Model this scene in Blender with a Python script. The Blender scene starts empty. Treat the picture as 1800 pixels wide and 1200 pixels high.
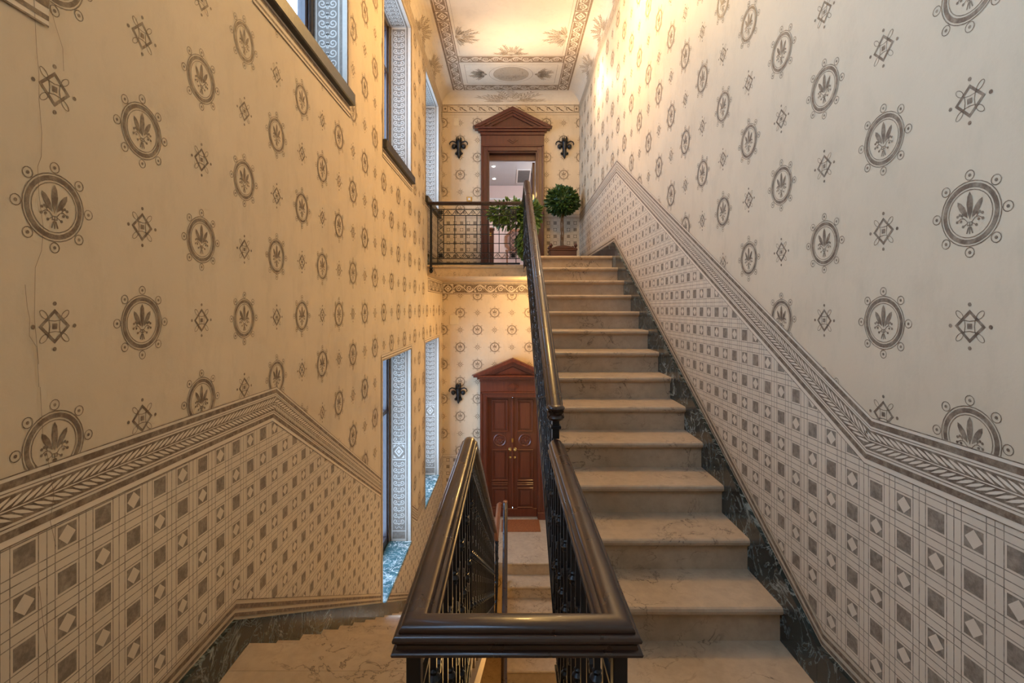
import bpy, bmesh, math, random
from mathutils import Vector, Matrix
random.seed(7)
PI = math.pi
scene = bpy.context.scene
COL = scene.collection

# ------------------------------------------------------------------ camera, world, lights, exposure
EYE = 1.525                      # eye height above the half landing; the scene is built with z = 0 at the eye and lifted at the end
cam_d = bpy.data.cameras.new('camera')
cam_d.sensor_width = 36.0
cam_d.lens = 36.0 * 880 / 1800
cam_d.shift_x = 5 / 1800
cam_d.shift_y = -60 / 1800
cam_d.clip_start = 0.05
cam = bpy.data.objects.new('camera', cam_d)
COL.objects.link(cam)
cam.location = (0, 0, EYE)
cam.rotation_euler = (PI / 2, 0, 0)
scene.camera = cam

world = bpy.data.worlds.new('daylight')
scene.world = world
world.use_nodes = True
_bg = world.node_tree.nodes['Background']
_bg.inputs[0].default_value = (0.49, 0.70, 1.0, 1)
_bg.inputs[1].default_value = 11.8

vs = scene.view_settings
vs.view_transform = 'Standard'
vs.look = 'None'
vs.gamma = 1.0
vs.use_curve_mapping = False
vs.exposure = -0.02
scene.cycles.use_denoising = True
scene.cycles.max_bounces = 10
scene.cycles.diffuse_bounces = 6
scene.cycles.sample_clamp_indirect = 8.0


def lamp(name, loc, power, col=(1, 0.72, 0.42), kind='POINT', size=0.1, rot=None, spot=None, blend=0.6):
    d = bpy.data.lights.new(name, kind)
    d.energy = power
    d.color = col
    if kind == 'AREA':
        d.size = size
    else:
        d.shadow_soft_size = size
    if spot:
        d.spot_size = spot
        d.spot_blend = blend
    o = bpy.data.objects.new(name, d)
    COL.objects.link(o)
    o.location = loc
    if rot:
        o.rotation_euler = rot
    return o


WARM = (1.0, 0.60, 0.20)
WARM2 = (1.0, 0.70, 0.42)
lamp('landing_wall_light', (0.96, 6.95, 3.15), 30, WARM2, size=0.05)  # unseen lamp in mid-air without fixture, for the bright streak on the right wall
lamp('landing_ceiling_light', (-0.05, 7.2, 2.95), 40, WARM2, 'SPOT', size=0.06, rot=(PI, 0, 0), spot=1.9, blend=0.9)  # unseen uplight placed in the air to make the ceiling hot spot
lamp('hall_pendant_light', (0.58, 4.75, 2.98), 150, WARM, size=0.15)  # added warm fill for the walls midway; no pendant hangs here
lamp('entry_soffit_light', (0.55, 7.9, 0.15), 66, WARM, size=0.12)  # added to warm the lower end wall and door; no fitting exists
lamp('cellar_light', (-0.6, 6.6, -5.3), 30, WARM, size=0.12)  # added fill that brightens the wall beneath the lower landing
lamp('basement_light', (1.0, 4.4, -3.0), 45, WARM, size=0.12)  # added warm fill for the lowest stairs, out of view, no fitting

# ------------------------------------------------------------------ key dimensions (metres, z measured from the eye)
XL, XR = -1.20, 1.26
YB, YF = 9.0, -0.95
ZTOP, ZLOW = 3.81, -8.3
FLOOR = -EYE
RR, GO = 0.165, 0.313            # riser and going, upper flight
RL = 0.174                       # riser, lower flights
N = 13
UP = FLOOR + N * RR              # upper landing, 0.62
LOW = FLOOR - N * RL             # lower landing, -3.787
LAND_Y = 7.36                    # front edge of the two far landings over the well
RX, LX = 0.215, -0.185           # the two inner rails
TX = -0.055                      # rail of the bottom flight
COVE = 0.21


# ------------------------------------------------------------------ materials
class NT:
    def __init__(s, name):
        s.m = bpy.data.materials.new(name)
        s.m.use_nodes = True
        s.t = s.m.node_tree
        s.b = s.t.nodes['Principled BSDF']

    def n(s, typ, **kw):
        nd = s.t.nodes.new(typ)
        for k, v in kw.items():
            setattr(nd, k, v)
        return nd

    def put(s, sock, v):
        if isinstance(v, bpy.types.NodeSocket):
            s.t.links.new(v, sock)
        elif isinstance(v, tuple) and len(v) == 3 and sock.type == 'RGBA':
            sock.default_value = (*v, 1)
        else:
            sock.default_value = v

    def math(s, op, a, b=0.0, clamp=False):
        nd = s.n('ShaderNodeMath', operation=op, use_clamp=clamp)
        s.put(nd.inputs[0], a)
        s.put(nd.inputs[1], b)
        return nd.outputs[0]

    def mix(s, f, a, b):
        nd = s.n('ShaderNodeMix', data_type='RGBA')
        s.put(nd.inputs[0], f)
        s.put(nd.inputs[6], a)
        s.put(nd.inputs[7], b)
        return nd.outputs[2]

    def coord(s):
        return s.n('ShaderNodeTexCoord').outputs['Object']

    def scaled(s, vec, sc):
        nd = s.n('ShaderNodeMapping')
        s.put(nd.inputs[0], vec)
        nd.inputs['Scale'].default_value = sc
        return nd.outputs[0]

    def noise(s, vec, scale, detail=4.0, rough=0.55, dist=0.0):
        nd = s.n('ShaderNodeTexNoise')
        s.put(nd.inputs['Vector'], vec)
        nd.inputs['Scale'].default_value = scale
        nd.inputs['Detail'].default_value = detail
        nd.inputs['Roughness'].default_value = rough
        nd.inputs['Distortion'].default_value = dist
        return nd.outputs[0]

    def ramp(s, f, lo, hi):
        nd = s.n('ShaderNodeMapRange')
        s.put(nd.inputs[0], f)
        nd.inputs[1].default_value = lo
        nd.inputs[2].default_value = hi
        return nd.outputs[0]

    def vein(s, vec, scale, width, detail=4.0, dist=0.0):
        a = s.math('ABSOLUTE', s.math('SUBTRACT', s.noise(vec, scale, detail, 0.6, dist), 0.5))
        return s.ramp(a, width, 0.0)

    def bump(s, h, strength, dist=0.01):
        nd = s.n('ShaderNodeBump')
        nd.inputs['Strength'].default_value = strength
        nd.inputs['Distance'].default_value = dist
        s.put(nd.inputs['Height'], h)
        s.t.links.new(nd.outputs[0], s.b.inputs['Normal'])

    def done(s, col=None, rough=0.5, metal=0.0, spec=0.5, coat=0.0):
        if col is not None:
            s.put(s.b.inputs['Base Color'], col)
        s.put(s.b.inputs['Roughness'], rough)
        s.b.inputs['Metallic'].default_value = metal
        s.b.inputs['Specular IOR Level'].default_value = spec
        s.b.inputs['Coat Weight'].default_value = coat
        return s.m


PLASTER = (0.66, 0.54, 0.375)
INK = (0.15, 0.102, 0.066)


def plaster_color(k, vec, c=PLASTER):
    a = k.mix(k.ramp(k.noise(vec, 1.3, 5), 0.32, 0.7), tuple(x * 0.88 for x in c), c)
    return k.mix(k.math('MULTIPLY', k.ramp(k.noise(k.scaled(vec, (1, 1, 0.45)), 9, 6, 0.7), 0.50, 0.74), 0.42), a, tuple(x * 0.72 for x in c))


def mat_plaster(name, c=PLASTER):
    k = NT(name)
    v = k.coord()
    k.bump(k.noise(v, 22, 6, 0.6), 0.12, 0.01)
    return k.done(plaster_color(k, v, c), 0.62, spec=0.3)


def mat_ink(name, c, under=PLASTER, wear=0.4):
    k = NT(name)
    v = k.n('ShaderNodeNewGeometry').outputs['Position']
    w = k.math('MULTIPLY', k.ramp(k.noise(v, 34, 5, 0.7), 0.42, 0.72), wear)
    return k.done(k.mix(w, c, under), 0.6, spec=0.3)


def mat_dado(name, axis, u0, v0, flip=0):
    """painted grid of squares: 12 cm cells, square 5.8 cm, every other one with a light lozenge"""
    k = NT(name)
    v = k.coord()
    sp = k.n('ShaderNodeSeparateXYZ')
    k.put(sp.inputs[0], v)
    P = 0.12
    u = k.math('DIVIDE', k.math('SUBTRACT', sp.outputs[axis], u0 - P / 2), P)
    w = k.math('DIVIDE', k.math('SUBTRACT', sp.outputs[2], v0 - P / 2), P)
    iu, iw = k.math('FLOOR', u), k.math('FLOOR', w)
    du = k.math('MULTIPLY', k.math('ABSOLUTE', k.math('SUBTRACT', k.math('FRACT', u), 0.5)), P)
    dw = k.math('MULTIPLY', k.math('ABSOLUTE', k.math('SUBTRACT', k.math('FRACT', w), 0.5)), P)
    sq = k.math('LESS_THAN', k.math('MAXIMUM', du, dw), 0.029)
    odd = k.math('GREATER_THAN', k.math('FRACT', k.math('MULTIPLY', k.math('ADD', k.math('ADD', iu, iw), flip + 1000), 0.5)), 0.25)
    loz = k.math('MULTIPLY', k.math('LESS_THAN', k.math('ADD', du, dw), 0.0265), odd)
    sqm = k.math('MULTIPLY', sq, k.math('SUBTRACT', 1.0, loz))

    def line(d):
        a = k.math('LESS_THAN', k.math('ABSOLUTE', k.math('SUBTRACT', d, 0.0365)), 0.0014)
        b = k.math('GREATER_THAN', d, P / 2 - 0.0014)
        return k.math('MAXIMUM', a, b)
    ln = k.math('MAXIMUM', line(du), line(dw))
    wear = k.ramp(k.noise(v, 38, 5, 0.7), 0.40, 0.75)
    sqf = k.math('MULTIPLY', sqm, k.math('SUBTRACT', 0.86, k.math('MULTIPLY', wear, 0.35)))
    lnf = k.math('MULTIPLY', ln, k.math('SUBTRACT', 0.9, k.math('MULTIPLY', wear, 0.5)))
    base = plaster_color(k, v, (0.69, 0.585, 0.44))
    c = k.mix(k.math('MAXIMUM', sqf, lnf), base, (0.12, 0.088, 0.062))
    return k.done(c, 0.58, spec=0.3)


def mat_stone(name, c, dark=0.5, rough=0.32):
    k = NT(name)
    v = k.coord()
    a = k.mix(k.ramp(k.noise(v, 2.2, 6, 0.65), 0.3, 0.7), tuple(x * 0.78 for x in c), c)
    a = k.mix(k.math('MULTIPLY', k.ramp(k.noise(v, 16, 5, 0.7), 0.42, 0.70), 0.5), a, tuple(x * 0.60 for x in c))
    vn = k.math('MULTIPLY', k.vein(v, 6, 0.014, 5, 0.6), k.ramp(k.noise(v, 3.1, 3), 0.46, 0.60))
    a = k.mix(k.math('MULTIPLY', vn, 0.85), a, (0.06, 0.04, 0.03))
    k.bump(k.noise(v, 40, 4), 0.05, 0.005)
    return k.done(a, k.math('ADD', rough, k.math('MULTIPLY', k.noise(v, 8, 3), 0.2)), spec=0.45)


def mat_marble(name, c, veinc, amount, scale=3.0, rough=0.12):
    k = NT(name)
    v = k.coord()
    a = k.mix(k.ramp(k.noise(v, 5, 5, 0.65), 0.35, 0.7), c, tuple(x * 2.2 + 0.006 for x in c))
    w1 = k.math('MULTIPLY', k.vein(v, scale, 0.022, 6, 1.4), k.ramp(k.noise(v, 2.3, 3), 0.42, 0.62))
    w2 = k.math('MULTIPLY', k.vein(v, scale * 2.6, 0.02, 4, 1.0), 0.45)
    f = k.math('MULTIPLY', k.math('MAXIMUM', w1, w2), amount)
    return k.done(k.mix(f, a, veinc), rough, spec=0.5)


def mat_wood(name, c, rough=0.3, axis=2, coat=0.2, contrast=0.55):
    k = NT(name)
    v = k.coord()
    sc = [14.0, 14.0, 14.0]
    sc[axis] = 1.2
    g = k.noise(k.scaled(v, tuple(sc)), 2.2, 6, 0.65, 0.6)
    a = k.mix(k.ramp(g, 0.3, 0.72), tuple(x * contrast for x in c), c)
    a = k.mix(k.math('MULTIPLY', k.ramp(k.noise(v, 3, 3), 0.45, 0.75), 0.4), a, tuple(x * 0.6 for x in c))
    return k.done(a, rough, spec=0.5, coat=coat)


def mat_plain(name, c, rough=0.5, metal=0.0, spec=0.5, var=0.2, scale=12):
    k = NT(name)
    v = k.coord()
    a = k.mix(k.ramp(k.noise(v, scale, 4), 0.35, 0.7), tuple(x * (1 - var) for x in c), c)
    return k.done(a, rough, metal, spec)


def mat_glow(name, c, s):
    k = NT(name)
    k.put(k.b.inputs['Emission Color'], c)
    k.b.inputs['Emission Strength'].default_value = s
    return k.done(c, 0.5)


def mat_glass(name):
    k = NT(name)
    tr = k.n('ShaderNodeBsdfTransparent')
    tr.inputs[0].default_value = (0.93, 0.96, 0.98, 1)
    gl = k.n('ShaderNodeBsdfGlossy')
    gl.inputs['Roughness'].default_value = 0.02
    mx = k.n('ShaderNodeMixShader')
    mx.inputs[0].default_value = 0.08
    k.t.links.new(tr.outputs[0], mx.inputs[1])
    k.t.links.new(gl.outputs[0], mx.inputs[2])
    k.t.links.new(mx.outputs[0], k.t.nodes['Material Output'].inputs[0])
    return k.m


def mat_leaf(name, c):
    k = NT(name)
    v = k.coord()
    a = k.mix(k.ramp(k.noise(v, 26, 3), 0.3, 0.7), tuple(x * 0.45 for x in c), c)
    return k.done(a, 0.38, spec=0.5)


def mat_rail(name):
    k = NT(name)
    v = k.coord()
    c = (0.034, 0.016, 0.011)
    a = k.mix(k.ramp(k.noise(v, 4, 5, 0.6), 0.35, 0.7), tuple(x * 0.7 for x in c), c)
    chip = k.math('MULTIPLY', k.ramp(k.noise(v, 48, 2), 0.745, 0.765), k.ramp(k.noise(v, 5, 2), 0.5, 0.6))
    a = k.mix(chip, a, (0.32, 0.17, 0.11))
    k.bump(k.noise(v, 30, 4), 0.08, 0.004)
    return k.done(a, k.math('ADD', 0.2, k.math('MULTIPLY', k.noise(v, 14, 4), 0.2)), spec=0.42, coat=0.12)


M = {}
M['plaster'] = mat_plaster('plaster')
M['ceil'] = mat_plaster('ceiling_plaster', (0.72, 0.62, 0.47))
M['ink'] = mat_ink('brown_paint', INK)
M['ink2'] = mat_ink('faded_paint', (0.30, 0.23, 0.155), wear=0.5)
M['light'] = mat_ink('cream_paint', (0.70, 0.60, 0.46), wear=0.2)
M['oval'] = mat_ink('oval_paint', (0.46, 0.37, 0.26), wear=0.3)
M['ceilink'] = mat_ink('ceiling_brown_paint', (0.21, 0.14, 0.085), wear=0.3)
M['reveal'] = mat_plaster('reveal_plaster', (0.52, 0.44, 0.35))
M['greyp'] = mat_ink('grey_brown_paint', (0.17, 0.135, 0.105), (0.33, 0.28, 0.22), 0.5)
M['whitep'] = mat_ink('white_paint', (0.50, 0.45, 0.38), (0.36, 0.31, 0.25), 0.35)
M['dadoL'] = mat_dado('dado_left_paint', 1, 1.238, -0.615)
M['dadoR'] = mat_dado('dado_right_paint', 1, 1.4766, -0.629)
M['dadoB'] = mat_dado('dado_back_paint', 0, 0.826, 1.515)
M['dadoLow'] = mat_dado('dado_back_low_paint', 0, -1.10, -2.86)
M['stone'] = mat_stone('step_stone', (0.50, 0.385, 0.265))
M['slab'] = mat_stone('slab_stone', (0.60, 0.44, 0.26), rough=0.45)
M['green'] = mat_marble('dark_green_marble', (0.012, 0.017, 0.016), (0.42, 0.48, 0.46), 0.75)
M['sillgreen'] = mat_marble('veined_green_marble', (0.03, 0.075, 0.085), (0.8, 0.86, 0.85), 1.0, 4.0, 0.16)  # same green marble; paler teal and extra veins stand for reflected sky
M['sillblack'] = mat_marble('black_sill_marble', (0.012, 0.011, 0.010), (0.12, 0.10, 0.09), 0.4, rough=0.4)
M['rail'] = mat_rail('handrail_varnish')
M['iron'] = mat_plain('wrought_iron', (0.009, 0.010, 0.013), 0.36, 0.0, 0.4, 0.4, 40)
M['wood'] = mat_wood('mahogany', (0.105, 0.023, 0.012), 0.36)
M['woodlow'] = mat_wood('polished_mahogany', (0.15, 0.034, 0.014), 0.36, coat=0.12)
M['winwood'] = mat_wood('dark_window_wood', (0.045, 0.028, 0.028), 0.35)
M['railwarm'] = mat_wood('chestnut_rail', (0.26, 0.10, 0.045), 0.3, 1)  # orange tone paints warm lamplight onto the handrail wood
M['brass'] = mat_plain('brass', (0.78, 0.55, 0.22), 0.25, 1.0)
M['plate'] = mat_plain('cream_plastic', (0.66, 0.56, 0.38), 0.5, var=0.05)
M['glass'] = mat_glass('window_glass')
M['mat'] = mat_plain('coir', (0.36, 0.125, 0.045), 0.95, spec=0.1, var=0.45, scale=90)
M['leaf'] = mat_leaf('laurel_leaf', (0.055, 0.12, 0.028))
M['leaf2'] = mat_leaf('creeper_leaf', (0.15, 0.26, 0.06))
M['bark'] = mat_plain('bark', (0.16, 0.10, 0.055), 0.8)
M['pot'] = mat_wood('planter_wood', (0.12, 0.04, 0.022), 0.4, 0)
M['soil'] = mat_plain('soil', (0.03, 0.02, 0.013), 0.95)
M['pink'] = mat_plain('pink_wall', (0.70, 0.52, 0.44), 0.7, var=0.05, scale=2)
M['grey'] = mat_plain('grey_ceiling', (0.52, 0.50, 0.50), 0.7, var=0.04, scale=2)
M['vent'] = mat_plain('vent_grey', (0.13, 0.125, 0.12), 0.6)
M['white'] = mat_plain('white_trim', (0.74, 0.70, 0.66), 0.5, var=0.05)
M['petal'] = mat_plain('pink_petal', (0.62, 0.16, 0.15), 0.6)
M['frame'] = mat_wood('frame_wood', (0.30, 0.11, 0.05), 0.35, 0)
M['picture'] = mat_plain('print_paper', (0.48, 0.27, 0.20), 0.6, var=0.6, scale=8)
M['bulb'] = mat_glow('lamp_glass', (1.0, 0.93, 0.84), 60.0)
M['crack'] = mat_plain('crack', (0.22, 0.15, 0.10), 0.9)


# ------------------------------------------------------------------ geometry helpers
class MB:
    def __init__(s):
        s.v, s.f = [], []

    def add(s, vs_, fs_):
        o = len(s.v)
        s.v += [tuple(p) for p in vs_]
        s.f += [tuple(i + o for i in f) for f in fs_]
        return s

    def box(s, x0, x1, y0, y1, z0, z1, bev=0.0):
        if bev <= 0:
            return s.add([(x, y, z) for x in (x0, x1) for y in (y0, y1) for z in (z0, z1)],
                         [(0, 1, 3, 2), (4, 6, 7, 5), (0, 4, 5, 1), (2, 3, 7, 6), (0, 2, 6, 4), (1, 5, 7, 3)])
        bm = bmesh.new()
        bmesh.ops.create_cube(bm, size=1)
        for v in bm.verts:
            v.co = Vector(((x0 + x1) / 2 + v.co.x * (x1 - x0), (y0 + y1) / 2 + v.co.y * (y1 - y0), (z0 + z1) / 2 + v.co.z * (z1 - z0)))
        bmesh.ops.bevel(bm, geom=bm.edges[:], offset=bev, segments=1, affect='EDGES')
        bm.verts.index_update()
        s.add([v.co[:] for v in bm.verts], [[v.index for v in f.verts] for f in bm.faces])
        bm.free()
        return s

    def prism(s, poly, a, b, axis):
        """poly: 2-D points; axis 0: (y,z) swept in x, 1: (x,z) swept in y, 2: (x,y) swept in z"""
        def p3(p, t):
            return (t, p[0], p[1]) if axis == 0 else (p[0], t, p[1]) if axis == 1 else (p[0], p[1], t)
        n = len(poly)
        return s.add([p3(p, a) for p in poly] + [p3(p, b) for p in poly],
                     [tuple(range(n)), tuple(range(2 * n - 1, n - 1, -1))] + [(i, (i + 1) % n, n + (i + 1) % n, n + i) for i in range(n)])

    def lathe(s, prof, loc=(0, 0, 0), n=12, axis=2):
        vs_, fs_ = [], []
        for r, h in prof:
            for i in range(n):
                a = 2 * PI * i / n
                p = (r * math.cos(a), r * math.sin(a), h)
                if axis == 1:
                    p = (p[0], -h, p[1])
                vs_.append((p[0] + loc[0], p[1] + loc[1], p[2] + loc[2]))
        for k in range(len(prof) - 1):
            for i in range(n):
                j = (i + 1) % n
                fs_.append((k * n + i, k * n + j, (k + 1) * n + j, (k + 1) * n + i))
        fs_.append(tuple(range(n - 1, -1, -1)))
        fs_.append(tuple((len(prof) - 1) * n + i for i in range(n)))
        return s.add(vs_, fs_)

    def tube(s, pts, r, n=6, close=True):
        pts = [Vector(p) for p in pts]
        rs = r if isinstance(r, (list, tuple)) else [r] * len(pts)
        vs_, fs_ = [], []
        up = None
        for i, p in enumerate(pts):
            t = (pts[min(i + 1, len(pts) - 1)] - pts[max(i - 1, 0)]).normalized()
            if up is None:
                up = Vector((0, 0, 1)) if abs(t.z) < 0.9 else Vector((1, 0, 0))
            a = t.cross(up)
            if a.length < 1e-5:
                a = t.cross(Vector((0, 1, 0)))
            a.normalize()
            b = a.cross(t).normalized()
            up = b
            for k in range(n):
                an = 2 * PI * k / n
                vs_.append(p + a * (math.cos(an) * rs[i]) + b * (math.sin(an) * rs[i]))
        for i in range(len(pts) - 1):
            for k in range(n):
                j = (k + 1) % n
                fs_.append((i * n + k, i * n + j, (i + 1) * n + j, (i + 1) * n + k))
        if close:
            fs_.append(tuple(range(n - 1, -1, -1)))
            fs_.append(tuple((len(pts) - 1) * n + k for k in range(n)))
        return s.add(vs_, fs_)

    def sweep(s, path, prof, cap=True):
        """prof (side, up) kept plumb along a 3-D path, mitred in plan"""
        path = [Vector(p) for p in path]
        n = len(prof)
        vs_, fs_ = [], []
        for i, p in enumerate(path):
            def hd(a, b):
                d = Vector((b.x - a.x, b.y - a.y, 0))
                return d.normalized() if d.length > 1e-6 else None
            d0 = hd(path[i - 1], p) if i > 0 else None
            d1 = hd(p, path[i + 1]) if i < len(path) - 1 else None
            d0 = d0 or d1
            d1 = d1 or d0
            n0 = Vector((d0.y, -d0.x, 0))
            n1 = Vector((d1.y, -d1.x, 0))
            sd = (n0 + n1).normalized()
            sd = sd / max(0.3, sd.dot(n0))
            for a, b in prof:
                vs_.append((p.x + sd.x * a, p.y + sd.y * a, p.z + b))
        for i in range(len(path) - 1):
            for k in range(n):
                j = (k + 1) % n
                fs_.append((i * n + k, i * n + j, (i + 1) * n + j, (i + 1) * n + k))
        if cap:
            fs_.append(tuple(range(n - 1, -1, -1)))
            fs_.append(tuple((len(path) - 1) * n + k for k in range(n)))
        return s.add(vs_, fs_)

    def mesh(s, name, mat, smooth=False):
        me = bpy.data.meshes.new(name)
        me.from_pydata(s.v, [], s.f)
        bm = bmesh.new()
        bm.from_mesh(me)
        bmesh.ops.recalc_face_normals(bm, faces=bm.faces[:])
        bm.to_mesh(me)
        bm.free()
        me.materials.append(M[mat])
        if smooth:
            for p in me.polygons:
                p.use_smooth = True
            try:
                me.set_sharp_from_angle(angle=math.radians(40))
            except Exception:
                pass
        return me


def link(name, me, parent=None, loc=(0, 0, 0), rot=(0, 0, 0)):
    o = bpy.data.objects.new(name, me)
    COL.objects.link(o)
    o.location = loc
    o.rotation_euler = rot
    if parent:
        o.parent = parent
    return o


def obj(name, mb, mat, parent=None, smooth=False, loc=(0, 0, 0), rot=(0, 0, 0)):
    return link(name, mb.mesh(name, mat, smooth), parent, loc, rot)


def tag(o, label=None, cat=None, group=None, kind=None):
    if label:
        o['label'] = label
    if cat:
        o['category'] = cat
    if group:
        o['group'] = group
    if kind:
        o['kind'] = kind
    return o


def empty(name, loc=(0, 0, 0), rot=(0, 0, 0), **kw):
    return tag(link(name, None, None, loc, rot), **kw)


# ---- flat painted ornament: convex polygons in the plane of a wall
def cut(poly, a, b, c):
    """keep a*u + b*v <= c"""
    out = []
    for i, p in enumerate(poly):
        q = poly[(i + 1) % len(poly)]
        dp, dq = a * p[0] + b * p[1] - c, a * q[0] + b * q[1] - c
        if dp <= 0:
            out.append(p)
        if dp * dq < 0:
            t = dp / (dp - dq)
            out.append((p[0] + (q[0] - p[0]) * t, p[1] + (q[1] - p[1]) * t))
    return out if len(out) > 2 else []


def minus_rect(polys, r):
    u0, v0, u1, v1 = r
    out = []
    for p in polys:
        us = [q[0] for q in p]
        vs_ = [q[1] for q in p]
        if max(us) <= u0 or min(us) >= u1 or max(vs_) <= v0 or min(vs_) >= v1:
            out.append(p)
            continue
        rest = p
        for a, b, c in ((1, 0, u0), (-1, 0, -u1), (0, 1, v0), (0, -1, -v1)):
            if not rest:
                break
            k = cut(rest, a, b, c)
            if k:
                out.append(k)
            rest = cut(rest, -a, -b, -c)
    return out


def inside_rect(polys, r):
    u0, v0, u1, v1 = r
    out = []
    for p in polys:
        for a, b, c in ((-1, 0, -u0), (1, 0, u1), (0, -1, -v0), (0, 1, v1)):
            p = cut(p, a, b, c) if p else []
        if p:
            out.append(p)
    return out


class Paint:
    def __init__(s):
        s.p = []

    def poly(s, pts):
        s.p.append([tuple(q) for q in pts])
        return s

    def rect(s, u0, v0, u1, v1):
        return s.poly([(u0, v0), (u1, v0), (u1, v1), (u0, v1)])

    def frame(s, u0, v0, u1, v1, w):
        s.rect(u0, v0, u1, v0 + w)
        s.rect(u0, v1 - w, u1, v1)
        s.rect(u0, v0 + w, u0 + w, v1 - w)
        return s.rect(u1 - w, v0 + w, u1, v1 - w)

    def disc(s, u, v, r, n=10, ry=None):
        return s.poly([(u + r * math.cos(2 * PI * i / n), v + (ry or r) * math.sin(2 * PI * i / n)) for i in range(n)])

    def ring(s, u, v, r, w, n=24, ry=None, rot=0.0):
        ry = ry or r
        def pt(i, k):
            a = 2 * PI * i / n
            x, y = (r - k) * math.cos(a), (ry - k) * math.sin(a)
            return (u + x * math.cos(rot) - y * math.sin(rot), v + x * math.sin(rot) + y * math.cos(rot))
        for i in range(n):
            s.poly([pt(i, 0), pt(i + 1, 0), pt(i + 1, w), pt(i, w)])
        return s

    def stroke(s, pts, w, taper=False):
        n = len(pts)
        L = []
        for i, p in enumerate(pts):
            a, b = pts[max(0, i - 1)], pts[min(n - 1, i + 1)]
            dx, dy = b[0] - a[0], b[1] - a[1]
            d = math.hypot(dx, dy) or 1
            k = w / 2 * ((1 - 0.6 * i / (n - 1)) if taper else 1)
            L.append(((p[0] - dy / d * k, p[1] + dx / d * k), (p[0] + dy / d * k, p[1] - dx / d * k)))
        for i in range(n - 1):
            s.poly([L[i][0], L[i + 1][0], L[i + 1][1], L[i][1]])
        return s

    def leaf(s, b, t, w, pos=0.5):
        dx, dy = t[0] - b[0], t[1] - b[1]
        def P(f, k):
            return (b[0] + dx * f - dy * k, b[1] + dy * f + dx * k)
        k = w / 2 / math.hypot(dx, dy)
        return s.poly([b, P(pos * 0.45, -k * 0.72), P(pos, -k), P(pos + 0.28, -k * 0.72), t, P(pos + 0.28, k * 0.72), P(pos, k), P(pos * 0.45, k * 0.72)])

    def moved(s, u, v):
        return [[(a + u, b + v) for a, b in p] for p in s.p]

    def mesh(s, name, mat, mp, polys=None):
        me = bpy.data.meshes.new(name)
        vs_, fs_ = [], []
        for p in (polys if polys is not None else s.p):
            fs_.append(tuple(range(len(vs_), len(vs_) + len(p))))
            vs_ += [mp(*q) for q in p]
        me.from_pydata(vs_, [], fs_)
        me.materials.append(M[mat])
        return me


def spiral(u, v, R, a0, turns, d=1, n=20, end=0.12):
    return [(u + R * (1 - (1 - end) * i / n) * math.cos(a0 + d * turns * 2 * PI * i / n),
             v + R * (1 - (1 - end) * i / n) * math.sin(a0 + d * turns * 2 * PI * i / n)) for i in range(n + 1)]


def running_scroll(L, W, pitch=None):
    """centre lines of a running vine scroll of length L and height W, from u = 0, about v = 0"""
    pitch = pitch or W * 0.98
    n = max(1, round(L / pitch))
    p = L / n
    lines = []
    wave = [(L * i / (n * 10), 0.40 * W * math.sin(PI * i / 10)) for i in range(n * 10 + 1)]
    lines.append(wave)
    for i in range(n):
        sg = 1 if i % 2 == 0 else -1
        c = (i + 0.5) * p
        lines.append(spiral(c, -0.03 * W * sg, min(0.38 * W, 0.46 * p), 0, 1.6, -sg * -1, 18))
        lines.append(spiral((i + 0.02) * p + 0.05 * p, -0.30 * W * sg, 0.13 * W, PI / 2 * sg, 0.9, sg, 8))
    return lines


def offset_path(path, d):
    """shift a polyline (y,z) downwards by d, square to each leg"""
    out = []
    n = len(path)
    for i, p in enumerate(path):
        def nm(a, b):
            dx, dy = b[0] - a[0], b[1] - a[1]
            l = math.hypot(dx, dy)
            return (dy / l, -dx / l)
        n0 = nm(path[i - 1], p) if i > 0 else nm(p, path[i + 1])
        n1 = nm(p, path[i + 1]) if i < n - 1 else n0
        sx, sy = n0[0] + n1[0], n0[1] + n1[1]
        l = math.hypot(sx, sy)
        sx, sy = sx / l, sy / l
        k = d / (sx * n0[0] + sy * n0[1])
        out.append((p[0] + sx * k, p[1] + sy * k))
    return out


def strip(paint, path, d0, d1):
    a, b = offset_path(path, d0), offset_path(path, d1)
    for i in range(len(path) - 1):
        paint.poly([a[i], a[i + 1], b[i + 1], b[i]])


def path_z(path, y):
    for (y0, z0), (y1, z1) in zip(path, path[1:]):
        if y0 <= y <= y1:
            return z0 + (z1 - z0) * (y - y0) / (y1 - y0)
    return path[-1][1]


# ------------------------------------------------------------------ paths of the painted dado
L_TOP = [(YF, -0.41), (2.576, -0.42), (6.55, -2.645), (YB, -2.645)]
L_SK = [(YF, -1.36), (2.18, -1.36), (6.21, -3.62), (YB, -3.62)]
L_BOT = offset_path(L_SK, -0.078)
R_TOP = [(YF, -0.394), (1.735, -0.394), (5.84, 1.715), (YB, 1.66)]
R_SK = [(YF, -1.364), (2.017, -1.364), (6.0, 0.777), (YB, 0.777)]
R_BOT = offset_path(R_SK, -0.075)

UPW = [(-0.01, 1.32), (2.39, 3.72), (4.79, 6.12), (7.19, 8.52)]     # upper windows (y0, y1)
UZ = (1.60, 3.42)
LOWW = [(4.74, 6.12), (7.14, 8.54)]                                  # lower windows
LZ = (-2.85, -0.50)
UPW[0] = (-0.75, 1.25)  # nearest window, unseen, enlarged to throw daylight on the near right wall
UZS = [(0.90, 3.42), UZ, UZ, UZ]
HOLES_L = [(w[0], z[0], w[1], z[1]) for w, z in zip(UPW, UZS)] + [(a, LZ[0], b, LZ[1]) for a, b in LOWW]
DC = 0.06                                                            # centre of both doors
DH = 0.44
UDOOR = (DC - DH, UP, DC + DH, 2.80)
LDOOR = (DC - 0.455, LOW, DC + 0.455, -1.61)

mapL = lambda e: (lambda u, v: (XL + e, u, v))
mapR = lambda e: (lambda u, v: (XR - e, u, v))
mapB = lambda e: (lambda u, v: (u, YB - e, v))


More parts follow.
